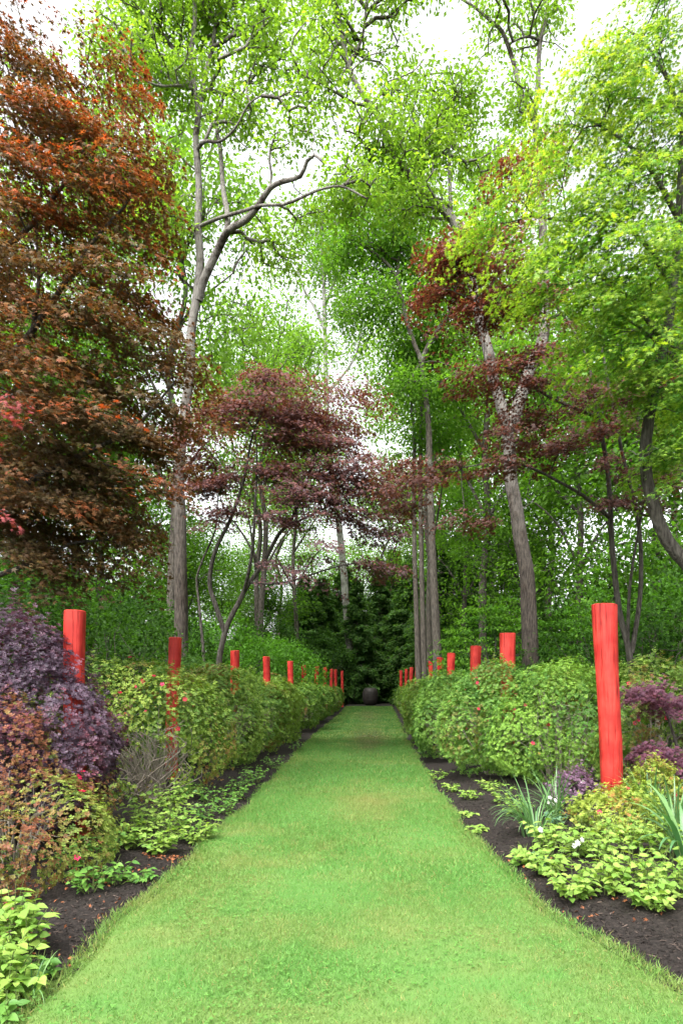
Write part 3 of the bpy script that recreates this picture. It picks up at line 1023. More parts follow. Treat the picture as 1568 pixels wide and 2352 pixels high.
# ------------------------------------------------------------------ Japanese maples
def maple(name, label, group, bark, trunk, r0, r1, limbs, T, per, L, W, tpl, size, colf, mat, droop, singles=None, sides=16, r_tip=0.004, flare=0.3, base=None, out_from=None, thick=0.07, pull=0.3):
    c = np.array(out_from if out_from is not None else trunk[0])
    store = {}

    def f(dirs):
        o = T - c
        o[:, 2] = 0
        o = unit(unit(o) + 0.6 * np.c_[dirs[:, :2], np.zeros(len(T))] + 0.35 * np.c_[rng.normal(size=(len(T), 2)), np.zeros(len(T))])
        P, Rm, S, C = spray_leaves(T, o, per, L, W, tpl, size, colf, droop, thick)
        if singles:                                       # the leaves that show largest are parts of their own
            own = P - np.array([0, 0, EYE])
            vis = (np.abs((P[:, 0] / P[:, 1] * F + VX) - 784) < 790) & (EYE * F - (P[:, 2]) * F > -1e9)
            sel = np.argsort(np.linalg.norm(own, axis=1) + 100 * ~vis)[:300]
            store['s'] = (P[sel], Rm[sel], S[sel])
            keep = np.ones(len(P), bool); keep[sel] = False
            P, Rm, S, C = P[keep], Rm[keep], S[keep], C[keep]
        V, Fc, C = scatter(tpl, P, Rm, S, C)
        return [('crown', V, Fc, C, mat)]
    root = build_tree(name, label, 'tree', group, bark, trunk, r0, r1, limbs, T, f, r_tip, flare, sides, up=0.10, pull=pull, wander=0.16, base=base)
    if singles:
        me = new_mesh('leaf', MAPLE7[0], MAPLE7[1], singles)
        for p, rm, s in zip(*store['s']):
            inst(root, 'leaf', me, p, rm, s)
    return root


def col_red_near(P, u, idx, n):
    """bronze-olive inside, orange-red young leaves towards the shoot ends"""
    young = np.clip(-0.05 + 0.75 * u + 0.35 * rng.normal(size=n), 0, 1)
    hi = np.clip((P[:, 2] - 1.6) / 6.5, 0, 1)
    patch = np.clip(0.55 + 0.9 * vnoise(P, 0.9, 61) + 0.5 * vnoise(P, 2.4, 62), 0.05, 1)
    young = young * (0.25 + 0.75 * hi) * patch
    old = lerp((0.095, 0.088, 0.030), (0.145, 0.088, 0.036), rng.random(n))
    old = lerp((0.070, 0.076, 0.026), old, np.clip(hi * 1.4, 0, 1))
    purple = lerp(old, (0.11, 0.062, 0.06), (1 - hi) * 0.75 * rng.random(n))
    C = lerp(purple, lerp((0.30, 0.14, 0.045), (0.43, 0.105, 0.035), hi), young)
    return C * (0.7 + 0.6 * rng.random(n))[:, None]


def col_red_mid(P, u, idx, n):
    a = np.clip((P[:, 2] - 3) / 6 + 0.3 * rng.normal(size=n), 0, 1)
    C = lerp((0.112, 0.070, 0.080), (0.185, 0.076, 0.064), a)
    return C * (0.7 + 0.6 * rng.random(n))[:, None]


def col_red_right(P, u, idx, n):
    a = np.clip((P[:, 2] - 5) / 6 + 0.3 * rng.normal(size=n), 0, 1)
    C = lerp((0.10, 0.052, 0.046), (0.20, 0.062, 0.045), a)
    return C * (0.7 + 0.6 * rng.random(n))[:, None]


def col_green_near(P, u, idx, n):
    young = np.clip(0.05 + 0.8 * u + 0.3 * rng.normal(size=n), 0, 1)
    hi = np.clip((P[:, 2] - 3) / 6, 0, 1)  # leaves are deeper green and less yellow lower in the crown
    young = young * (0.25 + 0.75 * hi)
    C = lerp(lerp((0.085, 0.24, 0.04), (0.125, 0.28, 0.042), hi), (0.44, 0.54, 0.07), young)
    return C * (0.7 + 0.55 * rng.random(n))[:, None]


# big bronze maple, left foreground
d = 9.5
trunk = px_line([(-190, 1880), (-185, 1600), (-160, 1400), (-140, 1150), (-130, 900), (-110, 600), (-90, 300), (-70, 50)], d)
limbs = [(px_line([(-135, 1000, 9.5), (-40, 880, 9.2), (60, 780, 9), (130, 680, 8.9), (210, 560, 8.8), (290, 470, 8.8)], d), 0.07, 0.015),
         (px_line([(-120, 700, 9.5), (-20, 600, 9.3), (80, 510, 9.2), (150, 420, 9.1), (220, 330, 9)], d), 0.06, 0.012),
         (px_line([(-150, 1280, 9.5), (-30, 1180, 9.2), (80, 1100, 9), (200, 1040, 8.9), (310, 980, 8.8), (400, 880, 8.8)], d), 0.07, 0.012),
         (px_line([(-160, 1400, 9.5), (-20, 1330, 9.4), (80, 1290, 9.2), (160, 1250, 9.1), (250, 1240, 9)], d), 0.05, 0.012),
         (px_line([(-100, 420, 9.5), (-40, 300, 9.4), (20, 200, 9.3), (60, 100, 9.3)], d), 0.05, 0.012),
         (px_line([(75, 760, 9), (90, 640, 9.1), (85, 520, 9.2), (100, 400, 9.2)], d), 0.03, 0.01)]
LM = [(60, 1080, 170, 70, 9.4, .8), (200, 1180, 150, 60, 9.6, .8), (60, 1220, 150, 60, 9.8, .8), (150, 900, 160, 60, 9.5, .9), (10, 60, 60, 70, 9.3, .7), (50, 230, 130, 90, 9.2, 1.1), (220, 190, 70, 45, 9.2, .6), (150, 330, 150, 80, 9, 1.1), (310, 300, 60, 50, 9, .6), (90, 470, 160, 90, 9, 1.2), (280, 460, 80, 80, 8.8, .8),
      (60, 640, 160, 80, 8.8, 1.2), (260, 620, 80, 60, 8.8, .8), (230, 740, 130, 60, 8.7, 1), (370, 810, 75, 45, 8.8, .7), (90, 830, 170, 80, 8.6, 1.2), (330, 930, 110, 55, 8.7, .9), (100, 970, 180, 60, 8.6, 1.2),
      (290, 1010, 95, 40, 8.8, .7), (90, 1130, 160, 60, 8.8, 1.1), (230, 1140, 90, 50, 8.9, .8), (260, 1240, 80, 30, 9, .6), (330, 1090, 60, 30, 8.9, .6), (180, 1310, 90, 20, 9, .6), (70, 1270, 110, 40, 9, .8), (-130, 500, 130, 300, 9.5, 1.6), (-130, 1000, 130, 250, 9.3, 1.5)]
T = tiers(ellipsoid_targets(LM, 960), at(-140, 1500, 9.5), 0.62, 0.18)
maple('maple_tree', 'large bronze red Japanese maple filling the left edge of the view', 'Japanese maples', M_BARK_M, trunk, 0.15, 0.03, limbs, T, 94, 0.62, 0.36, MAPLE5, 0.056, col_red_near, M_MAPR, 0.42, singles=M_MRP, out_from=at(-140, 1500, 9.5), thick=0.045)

# bright green maple, right foreground
d = 9.0
trunk = px_line([(1690, 1900), (1660, 1500), (1600, 1330), (1530, 1240), (1497, 1150), (1480, 1050), (1500, 900), (1540, 700), (1560, 450), (1570, 200)], d)
limbs = [(px_line([(1640, 1400, 9), (1640, 1150, 9.2), (1600, 900, 9.2), (1500, 780, 9), (1420, 720, 8.8)], d), 0.06, 0.012),
         (px_line([(1545, 660, 9), (1480, 560, 8.8), (1400, 500, 8.6), (1330, 510, 8.5), (1240, 500, 8.5)], d), 0.04, 0.01),
         (px_line([(1555, 500, 9), (1500, 400, 8.8), (1440, 330, 8.7), (1360, 280, 8.7)], d), 0.04, 0.01),
         (px_line([(1525, 790, 9), (1440, 680, 8.6), (1350, 620, 8.4), (1280, 600, 8.4)], d), 0.035, 0.01),
         (px_line([(1565, 260, 9), (1520, 160, 9), (1470, 90, 9), (1430, 60, 9)], d), 0.03, 0.01)]
GM = [(1520, 60, 90, 60, 9, 1), (1440, 150, 110, 60, 8.8, 1), (1540, 230, 80, 80, 8.8, 1), (1380, 260, 110, 55, 8.7, .9), (1490, 350, 110, 60, 8.6, 1), (1310, 310, 60, 35, 8.8, .6), (1340, 460, 120, 50, 8.5, .9), (1180, 480, 80, 28, 8.6, .6),
      (1450, 500, 110, 60, 8.4, 1), (1290, 570, 90, 45, 8.4, .8), (1420, 630, 120, 60, 8.3, 1), (1530, 620, 70, 90, 8.4, 1), (1440, 740, 90, 50, 8.4, .9), (1530, 800, 70, 70, 8.5, .9), (1400, 790, 50, 30, 8.5, .6), (1540, 930, 50, 60, 8.7, .8),
      (1560, 1040, 50, 60, 8.8, .7), (1480, 830, 60, 40, 8.6, .7), (1680, 400, 110, 300, 9.2, 1.4), (1680, 900, 100, 200, 9.2, 1.2), (1250, 640, 50, 40, 8.4, .5), (1110, 500, 40, 20, 8.8, .4)]
T = tiers(ellipsoid_targets(GM, 700), at(1700, 1500, 9), 0.62, 0.22)
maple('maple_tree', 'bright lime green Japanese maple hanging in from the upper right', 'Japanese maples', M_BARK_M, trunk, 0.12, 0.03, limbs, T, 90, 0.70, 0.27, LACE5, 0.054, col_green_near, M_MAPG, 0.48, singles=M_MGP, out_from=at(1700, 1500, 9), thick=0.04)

# plum red multi-stem maple in the middle left
d = 15.5
trunk = px_line([(502, 1568), (505, 1506), (522, 1436), (550, 1381), (570, 1341), (600, 1302), (640, 1227), (668, 1195), (700, 1120), (730, 1030), (760, 960)], d)
limbs = [(px_line([(515, 1450, 15.5), (492, 1381, 15.4), (482, 1346, 15.4), (485, 1302, 15.3), (500, 1252, 15.2), (530, 1192, 15.1), (560, 1100, 15), (580, 1000, 15), (610, 920, 15)], d), 0.06, 0.015),
         (px_line([(470, 1540, 15.6), (464, 1461, 15.7), (455, 1366, 15.8), (452, 1327, 15.8), (467, 1282, 15.8), (495, 1217, 15.8), (500, 1152, 15.8), (510, 1080, 15.9)], d), 0.05, 0.012),
         (px_line([(560, 1360, 15.5), (570, 1320, 15.2), (580, 1260, 15), (585, 1180, 14.8), (590, 1050, 14.8), (584, 980, 14.8)], d), 0.045, 0.012),
         (px_line([(575, 1338, 15.5), (640, 1340, 15.2), (700, 1325, 15), (760, 1305, 14.8), (830, 1290, 14.6)], d), 0.03, 0.01),
         (px_line([(650, 1215, 15.5), (700, 1190, 15.3), (760, 1160, 15.1), (830, 1135, 15)], d), 0.03, 0.01)]
PM = [(620, 890, 91, 21, 15, 1), (560, 950, 110.5, 26.25, 15, 1.1), (690, 950, 117, 28.5, 15, 1.2), (640, 1000, 143, 18.75, 14.9, 1.2), (790, 960, 52, 18.75, 15.2, 0.7), (770, 1020, 91, 18.75, 15.1, 1), (470, 1060, 58.5, 18.75, 15.5, 0.7), (500, 1110, 78, 18.75, 15.3, 0.8),
      (740, 1075, 130, 18, 14.9, 1.2), (690, 1130, 104, 16.5, 14.8, 1), (830, 1110, 91, 18.75, 15, 1), (770, 1170, 117, 15, 14.8, 1), (890, 1150, 52, 16.5, 15, 0.7), (860, 1210, 71.5, 10.5, 15, 0.7), (600, 1080, 78, 15, 15, 0.8), (760, 1285, 117, 13.5, 14.7, 1), (680, 1300, 78, 13.5, 14.8, 0.8), (850, 1295, 52, 9, 14.6, 0.5)]
PM += [(450, 1000, 40, 22, 15.4, .7), (900, 1090, 40, 16, 15, .6), (930, 1175, 30, 12, 15, .5), (540, 1180, 50, 14, 15.2, .7), (640, 1190, 60, 14, 15, .8), (800, 900, 40, 14, 15.3, .6)]
T = tiers(ellipsoid_targets(PM, 440, 0.8, 0.2, 1.8), at(590, 1500, 15.5), 0.55, 0.1)
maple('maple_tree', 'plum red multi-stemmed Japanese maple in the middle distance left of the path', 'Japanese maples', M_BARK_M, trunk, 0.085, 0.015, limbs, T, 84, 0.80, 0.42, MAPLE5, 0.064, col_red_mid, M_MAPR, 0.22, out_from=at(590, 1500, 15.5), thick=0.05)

# dark red maple with wispy tiers, right
d = 13.0
trunk = px_line([(1452, 1568), (1440, 1480), (1420, 1400), (1404, 1250), (1396, 1100), (1372, 950), (1345, 820), (1290, 720), (1220, 650), (1150, 590)], d)
limbs = [(px_line([(1400, 1190, 13), (1340, 1140, 12.8), (1280, 1105, 12.6), (1220, 1075, 12.4), (1150, 1060, 12.3), (1060, 1075, 12.2)], d), 0.04, 0.01),
         (px_line([(1375, 960, 13), (1300, 930, 12.7), (1240, 900, 12.5), (1180, 850, 12.4), (1110, 840, 12.3)], d), 0.035, 0.01),
         (px_line([(1450, 1500, 13), (1470, 1350, 13.1), (1465, 1200, 13.2), (1430, 1050, 13.2), (1400, 900, 13.2), (1360, 700, 13.2), (1300, 500, 13.2)], d), 0.05, 0.012),
         (px_line([(1440, 1480, 13), (1445, 1350, 12.7), (1465, 1220, 12.5), (1490, 1100, 12.4), (1500, 950, 12.4)], d), 0.035, 0.01),
         (px_line([(1290, 720, 13), (1230, 740, 12.7), (1160, 720, 12.5), (1090, 690, 12.4), (1020, 660, 12.3)], d), 0.025, 0.008)]
RM = [(1080, 580, 60, 35, 12.4, .8), (1150, 640, 90, 45, 12.4, 1), (1030, 640, 60, 25, 12.3, .8), (1250, 690, 70, 35, 12.6, .9), (1240, 400, 70, 32, 13.2, .9), (1290, 330, 60, 30, 13.2, .8), (1180, 410, 35, 14, 13.2, .5), (1100, 760, 60, 25, 12.3, .8),
      (1130, 860, 80, 18, 12.3, 1), (1220, 820, 70, 22, 12.5, .9), (1240, 950, 100, 22, 12.5, 1.2), (1350, 920, 80, 25, 12.7, 1), (1190, 1010, 60, 16, 12.3, .8), (1290, 1030, 90, 25, 12.5, 1), (1050, 1065, 60, 16, 12.2, .7), (970, 1110, 45, 18, 12.2, .6),
      (1180, 1070, 70, 15, 12.3, .8), (1080, 1195, 50, 12, 12.1, .5), (1450, 900, 60, 35, 12.6, .8), (1500, 1090, 60, 25, 12.4, .8), (1330, 790, 60, 25, 12.8, .8)]
RM += [(1060, 600, 80, 30, 12.3, .8), (1150, 570, 60, 25, 12.4, .8), (1200, 700, 90, 30, 12.5, .9), (1250, 780, 90, 25, 12.6, .9), (1400, 990, 60, 22, 12.6, .8), (1000, 690, 40, 16, 12.3, .6), (940, 1160, 40, 12, 12.2, .5), (1330, 1080, 80, 16, 12.6, .9), (1120, 700, 70, 25, 12.3, .8), (1430, 1150, 70, 20, 12.5, .7), (1230, 880, 90, 20, 12.5, 1), (960, 1060, 40, 10, 12.2, .4)]
T = ellipsoid_targets(RM, 340, 0.8, 0.4, 1.8)
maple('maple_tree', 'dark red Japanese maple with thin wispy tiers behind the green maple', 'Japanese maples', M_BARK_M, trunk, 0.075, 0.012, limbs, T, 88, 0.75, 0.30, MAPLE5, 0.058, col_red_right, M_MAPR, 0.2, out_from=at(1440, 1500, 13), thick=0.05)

# pinkish laceleaf maple just outside the left edge
d = 6.0
trunk = px_line([(-240, 1980), (-230, 1700), (-200, 1400), (-170, 1100), (-150, 900)], d)
limbs = [(px_line([(-170, 1100, 6), (-90, 1000, 6), (-20, 930, 6), (30, 905, 6)], d), 0.02, 0.006), (px_line([(-200, 1400, 6), (-110, 1260, 6), (-40, 1190, 6), (20, 1175, 6)], d), 0.02, 0.006)]
T = ellipsoid_targets([(5, 905, 30, 12, 6, .2), (25, 965, 40, 12, 6, .2), (0, 1175, 30, 14, 6, .2), (-150, 1000, 90, 120, 6.1, .4), (-170, 1250, 80, 90, 6.1, .4)], 60)
maple('laceleaf_maple', 'pinkish red laceleaf maple whose twig tips poke in at the left edge', 'Japanese maples', M_BARK_M, trunk, 0.05, 0.01, limbs, T, 60, 0.22, 0.15, LACE5, 0.04,
      lambda P, u, idx, n: lerp((0.22, 0.045, 0.05), (0.36, 0.09, 0.09), rng.random(n)), M_MAPR, 0.5, out_from=trunk[2], thick=0.03, sides=10)
# ------------------------------------------------------------------ clipped azaleas and other hedge shrubs
def lobes_of(c, rx, ry, h, n, r):
    """a shrub's mounded body: a low core and several uneven lobes; (centre, radii)"""
    L = [(np.array([c[0], c[1], h * 0.46]), np.array([rx * 0.74, ry * 0.74, h * 0.52]))]
    for i in range(n):
        inner = i % 3 == 0
        a = 2 * math.pi * (i + r.random() * 0.7) / n
        q = (0.25 + 0.15 * r.random()) if inner else (0.52 + 0.14 * r.random())
        s = (0.40 if inner else 0.34) + 0.10 * r.random()
        z = h * ((0.60 + 0.08 * r.random()) if inner else (0.36 + 0.14 * r.random()))
        L.append((np.array([c[0] + rx * q * math.cos(a), c[1] + ry * q * math.sin(a), z]), np.array([rx * s, ry * s, h * (0.30 + 0.06 * r.random())])))
    return L


def shell_points(L, n, r, amp=0.12, inner=0.22, low=-0.85, seed=0):
    w = np.array([l[1][0] * l[1][2] + l[1][1] * l[1][2] + l[1][0] * l[1][1] for l in L])
    w = w / w.sum()
    P, Nn, D = [], [], []
    for (c, rad), k in zip(L, (w * n * 1.9).astype(int)):
        v = unit(r.normal(size=(k, 3)))
        v = v[v[:, 2] > low]
        m = len(v)
        p0 = c + v * rad
        dis = 1 + amp * (1.4 * vnoise(p0, 1.8, seed) + 0.8 * vnoise(p0, 5.0, seed + 1) + 0.5 * vnoise(p0, 11, seed + 2)) + 0.03 * r.normal(size=m)
        ins = r.random(m) < inner
        dis = np.where(ins, dis * (0.72 + 0.22 * r.random(m)), dis)
        p = c + v * rad * dis[:, None]
        ok = p[:, 2] > 0.06
        for (c2, r2) in L:
            if c2 is c:
                continue
            ok &= (((p - c2) / (r2 * 0.9)) ** 2).sum(1) > 1
        P.append(p[ok]); Nn.append(unit(v / rad)[ok]); D.append(dis[ok])
    return np.vstack(P), np.vstack(Nn), np.concatenate(D)


def shrub_stems(root, c, rx, ry, h, n, r, mat, rad=0.009, fill=0.85):
    tb = Tubes()
    for i in range(n):
        a = r.random() * 6.283
        q = math.sqrt(r.random()) * fill
        e = np.array([c[0] + rx * q * math.cos(a), c[1] + ry * q * math.sin(a), h * (0.95 - 0.5 * q ** 2) * (0.7 + 0.25 * r.random())])
        b = np.array([c[0] + 0.12 * rx * math.cos(a), c[1] + 0.12 * ry * math.sin(a), -0.03])
        mid = b * 0.45 + e * 0.55 + np.array([0, 0, 0.12 * h]) + r.normal(size=3) * 0.06
        pts, t = spline([b, mid, e], 0.18)
        pts[1:-1] += r.normal(size=(len(pts) - 2, 3)) * 0.018
        tb.add(pts, rad * (1.15 - 0.8 * t), 5, cap=False)
        for s in range(2):
            k = int(len(pts) * (0.45 + 0.4 * r.random()))
            k = min(k, len(pts) - 2)
            e2 = pts[k] + unit(r.normal(size=3) + np.array([math.cos(a), math.sin(a), 0.6])) * 0.35 * h * r.random()
            tb.add([pts[k], (pts[k] + e2) / 2 + r.normal(size=3) * 0.02, e2], [rad * 0.5, rad * 0.4, rad * 0.2], 4, cap=False)
    V, Fc = tb.get()
    return part(root, 'stems', V, Fc, mat, None, True, kind='stuff')


FLOWER = None


def flower_mesh():
    V, T = [], []
    for i in range(5):
        a = 2 * math.pi * i / 5
        d, s = np.array([math.cos(a), math.sin(a), 0.25]), np.array([-math.sin(a), math.cos(a), 0])
        k = len(V)
        V += [d * 0.08, d * 0.55 + s * 0.36, d * 0.98 + s * 0.15 - [0, 0, .08], d * 0.98 - s * 0.15 - [0, 0, .08], d * 0.55 - s * 0.36]
        T.append([k, k + 1, k + 2, k + 3, k + 4])
    return np.array(V), [np.array(T)]


ME_FLOWER = new_mesh('flower', *flower_mesh(), M_PINK)


def azalea_cols(cA, cB, cRed, red, r, P, n):
    m = np.clip(0.5 + 0.75 * vnoise(P, 1.7, 77) + 0.35 * r.normal(size=n), 0, 1)
    C = lerp(cA, cB, m)
    rd = np.clip((vnoise(P, 1.4, 55) + 0.5 * vnoise(P, 4.0, 56)) * 1.3 + red * 2 - 1 + 0.35 * r.normal(size=n), 0, 1)
    C = C * (1 - rd[:, None]) + np.asarray(cRed) * rd[:, None]
    return C * (0.72 + 0.5 * r.random(n))[:, None]


def azalea(c, rx, ry, h, n, size, label, red=0.25, cA=(0.07, 0.15, 0.025), cB=(0.20, 0.30, 0.05), cRed=(0.20, 0.09, 0.04), flowers=0, fl_px=None, hole=None, tpl=WHORL_T, seed=1, name='azalea_bush',
           cat='azalea', mat=None, group='azaleas of the hedges', nl=7, stems=34, amp=0.14, L=None, smat=None, shoots=220, shoot_len=0.13):
    r = np.random.default_rng(seed)
    root = thing(name, (c[0], c[1], 0.0), label, cat, group)
    given = L is not None
    L = L or lobes_of(c, rx, ry, h, nl, r)
    n, size = int(n * (1.3 if tpl is WHORL_T else 1.0)), size * 0.8
    P, Nn, D = shell_points(L, n, r, amp, seed=seed)
    if hole is not None:                                  # a patch of bare twigs
        for hc, hr in hole:
            q = (((P - hc) / hr) ** 2).sum(1) + 0.35 * vnoise(P, 5, 3)
            k = (q > 1) | (r.random(len(P)) < 0.12)
            P, Nn, D = P[k], Nn[k], D[k]
    if shoots:                                            # loose shoots standing out of the outline
        k = r.choice(len(P), shoots)
        q = unit(Nn[k] + np.array([0, 0, 0.7]) + 0.45 * r.normal(size=(shoots, 3)))
        st = np.linspace(0.0, 1.0, 8)
        ln = shoot_len * (0.4 + 0.8 * r.random(shoots))
        PS = (P[k][:, None] + q[:, None] * (st[None, :, None] * ln[:, None, None])).reshape(-1, 3) + 0.008 * r.normal(size=(shoots * 8, 3))
        P, Nn, D = np.vstack([P, PS]), np.vstack([Nn, np.repeat(q, 8, 0)]), np.r_[D, np.ones(shoots * 8)]
    m = len(P)
    up = unit(Nn + np.array([0, 0, 0.55]) + 0.42 * r.normal(size=(m, 3)))
    td = unit(np.cross(up, r.normal(size=(m, 3))))
    C = azalea_cols(np.array(cA), np.array(cB), np.array(cRed), red, r, P, m)
    V, Fc, CC = scatter(tpl, P, frames(td, up), size * (0.65 + 0.6 * r.random(m)), C)
    part(root, 'foliage', V, Fc, mat or M_AZA, CC, False, kind='stuff')
    shrub_stems(root, c, rx * (0.7 if given else 1), ry * (0.7 if given else 1), h * (0.72 if given else 1), stems, r, smat or M_TWIG)
    if flowers:
        vis = (Nn[:, 1] < 0.3) & (D > 0.97)
        if fl_px is not None:
            u, v = P[:, 0] / P[:, 1] * F + VX, HY - (P[:, 2] - EYE) / P[:, 1] * F
            w = np.zeros(m)
            for (fx, fy, fr) in fl_px:
                w += np.exp(-((u - fx) ** 2 + (v - fy) ** 2) / fr ** 2)
            w = w * vis + 1e-9
        else:
            w = vis + 1e-9
        pick = r.choice(m, min(flowers, m - 1), replace=False, p=w / w.sum())
        fr = frames(td[pick], unit(Nn[pick] + 0.3 * r.normal(size=(len(pick), 3)) + [0, -0.3, 0]))
        for q in range(len(pick)):
            inst(root, 'flower', ME_FLOWER, P[pick[q]] + Nn[pick[q]] * 0.025, fr[q], 0.024 + 0.012 * r.random())
    return root


def wpos(px, d):
    return np.array([(px - VX) / F * d, d, 0.0])


# left hedge, near to far
azalea(wpos(35, 5.9), 1.0, 0.85, 1.45, 9000, 0.033, 'russet tinged azalea in the lower left corner before the purple barberry', red=0.62, cA=(0.07, 0.12, 0.025), cB=(0.22, 0.29, 0.055), cRed=(0.19, 0.07, 0.038), flowers=5,
       fl_px=[(190, 1790, 30), (180, 1960, 40)], tpl=WHORL_Q, seed=3, L=[(np.array([-3.25, 6.1, 0.75]), np.array([0.62, 0.6, 0.72])), (np.array([-2.75, 5.75, 0.42]), np.array([0.50, 0.5, 0.40])), (np.array([-2.62, 5.9, 0.25]), np.array([0.42, 0.45, 0.42])),
       (np.array([-3.3, 5.4, 0.4]), np.array([0.6, 0.5, 0.42])), (np.array([-2.85, 5.2, 0.22]), np.array([0.42, 0.38, 0.26])), (np.array([-3.1, 6.3, 0.5]), np.array([0.7, 0.5, 0.5])), (np.array([-2.78, 5.15, 0.28]), np.array([0.5, 0.42, 0.33])), (np.array([-2.42, 5.6, 0.3]), np.array([0.34, 0.36, 0.38]))])
# purple barberry
r_ = np.random.default_rng(5)
Lb = [(np.array([-3.95, 7.6, 1.35]), np.array([0.75, 0.7, 0.8])), (np.array([-3.35, 7.35, 1.05]), np.array([0.55, 0.55, 0.6])), (np.array([-2.95, 7.2, 0.78]), np.array([0.32, 0.40, 0.38])), (np.array([-3.6, 7.2, 0.7]), np.array([0.7, 0.5, 0.55])),
      (np.array([-4.3, 7.3, 1.3]), np.array([0.6, 0.6, 0.75]))]
Lb = [(c_ * np.array([0.93, 1, 1]) - np.array([0, 0.62, 0]), r__ * 1.05) for c_, r__ in Lb]
azalea(np.array([-3.4, 6.8, 0]), 0.9, 0.7, 1.95, 17000, 0.036, 'purple leaved barberry shrub around the nearest left post', red=0.35, cA=(0.045, 0.03, 0.047), cB=(0.125, 0.08, 0.115), cRed=(0.18, 0.05, 0.07), tpl=WHORL_T, seed=5, name='barberry_bush',
       cat='barberry', mat=M_BARB, group=None, amp=0.26, L=Lb, smat=M_BARK_M, shoots=600, shoot_len=0.24)
AZ_FL = [(340, 1595, 60), (380, 1620, 40), (330, 1625, 40), (400, 1630, 20)]
Lz = [(np.array([-3.25, 9.6, 1.27]), np.array([0.95, 0.85, 0.68])), (np.array([-2.75, 9.1, 1.2]), np.array([0.70, 0.55, 0.50])), (np.array([-3.6, 9.2, 1.3]), np.array([0.6, 0.6, 0.6])), (np.array([-2.3, 9.5, 0.85]), np.array([0.42, 0.6, 0.65])),
      (np.array([-3.1, 9.0, 0.45]), np.array([0.8, 0.45, 0.42])), (np.array([-3.0, 9.9, 0.6]), np.array([1.0, 0.8, 0.6]))]
azalea(np.array([-3.0, 9.4, 0]), 1.05, 0.85, 1.75, 7600, 0.040, 'azalea with pink blooms and a bare twiggy front beside the second left post', red=0.40, cA=(0.085, 0.17, 0.03), cB=(0.23, 0.32, 0.055), cRed=(0.26, 0.13, 0.055), flowers=20, fl_px=AZ_FL,
       tpl=WHORL_Q, seed=7, L=Lz, hole=[(np.array([-2.85, 8.75, 0.66]), np.array([0.52, 0.36, 0.32])), (np.array([-2.66, 9.5, 0.50]), np.array([0.30, 1.7, 0.52]))], stems=60)
# bare twigs in the hole
tb = Tubes()
b0 = np.array([-2.95, 9.15, 0.05])
for i in range(32):
    e = np.array([-2.85 + rng.uniform(-0.62, 0.75), 8.72 + rng.uniform(-0.25, 0.25), 0.55 + rng.uniform(-0.25, 0.42)])
    pts, t = spline([b0 + rng.normal(size=3) * [0.22, 0.1, 0.02], (b0 + e) / 2 + rng.normal(size=3) * 0.12, e, e + [rng.normal() * 0.15, -0.05, 0.12]], 0.12)
    tb.add(pts, 0.011 - 0.008 * t, 5, cap=False)
V, Fc = tb.get()
hroot = [o for o in COL.objects if o.name.startswith('azalea_bush') and 'bare twiggy' in o.get('label', '')][0]
part(hroot, 'bare_twigs', V, Fc, noise_mat('bare_azalea_twig', [(0.3, (0.10, 0.08, 0.06)), (0.7, (0.33, 0.29, 0.24))], 8), None, True, kind='stuff')

azalea(wpos(505, 13.0), 1.05, 1.3, 1.9, 7000, 0.046, 'broad azalea around the third left post, beside the bare twiggy one', red=0.34, cA=(0.07, 0.15, 0.028), cB=(0.19, 0.29, 0.05), cRed=(0.20, 0.10, 0.045), tpl=WHORL_T, seed=9, nl=8)
azalea(wpos(425, 13.5), 1.1, 0.9, 2.15, 3000, 0.055, 'dark green shrub top showing behind the second left post', red=0.0, cA=(0.06, 0.15, 0.025), cB=(0.12, 0.24, 0.04), tpl=WHORL_T, seed=10)
azalea(wpos(590, 15.6), 0.85, 1.2, 1.65, 4500, 0.052, 'rounded azalea left of the fourth left post', red=0.2, seed=12)
azalea(wpos(640, 18.4), 0.80, 1.5, 1.6, 4800, 0.055, 'yellow green azalea in front of the fifth left post', red=0.12, cA=(0.075, 0.16, 0.028), cB=(0.19, 0.30, 0.045), seed=13)
proto = azalea(wpos(688, 23.5), 0.95, 2.0, 1.6, 4200, 0.07, 'low green azalea about the sixth left post', red=0.12, cA=(0.06, 0.135, 0.022), cB=(0.15, 0.25, 0.038), seed=14)
for (px, d_, s, rz, lab) in [(722, 29, 0.95, 0.2, 'low green azalea about the seventh left post'), (742, 34, 0.9, 3.0, 'low green azalea about the eighth left post'), (757, 39, 0.9, 0.1, 'low green azalea about the ninth left post'), (766, 44, 0.8, 3.2, 'farthest low azalea of the left hedge'),
                             (600, 21, 1.15, 3.4, 'green azalea behind the fourth left post'), (655, 27, 1.1, 6.1, 'green azalea behind the sixth left post')]:
    copy_thing(proto, wpos(px, d_), rz, s, lab)

# right hedge
azalea(wpos(1285, 10.6), 1.3, 1.1, 1.92, 10800, 0.036, 'big yellow green azalea left of the nearest right post', red=0.12, cA=(0.07, 0.175, 0.03), cB=(0.21, 0.36, 0.055), cRed=(0.24, 0.14, 0.05), flowers=10, fl_px=[(1240, 1690, 30), (1110, 1600, 20), (1200, 1715, 20)], tpl=WHORL_T, seed=21, nl=9)
azalea(wpos(1135, 11.6), 1.05, 1.2, 1.86, 9600, 0.038, 'azalea with pink blooms in front of the second right post', red=0.16, cA=(0.068, 0.165, 0.032), cB=(0.19, 0.34, 0.06), cRed=(0.24, 0.13, 0.05), flowers=16, fl_px=[(1110, 1590, 35), (1180, 1600, 30), (1090, 1640, 20), (1150, 1640, 30)], tpl=WHORL_T, seed=22, nl=9)
azalea(wpos(1330, 13.6), 1.5, 1.0, 2.0, 4800, 0.052, 'azalea crest behind the second right post, below the leaning oak', red=0.1, cA=(0.10, 0.20, 0.03), cB=(0.22, 0.33, 0.05), tpl=WHORL_T, seed=23)
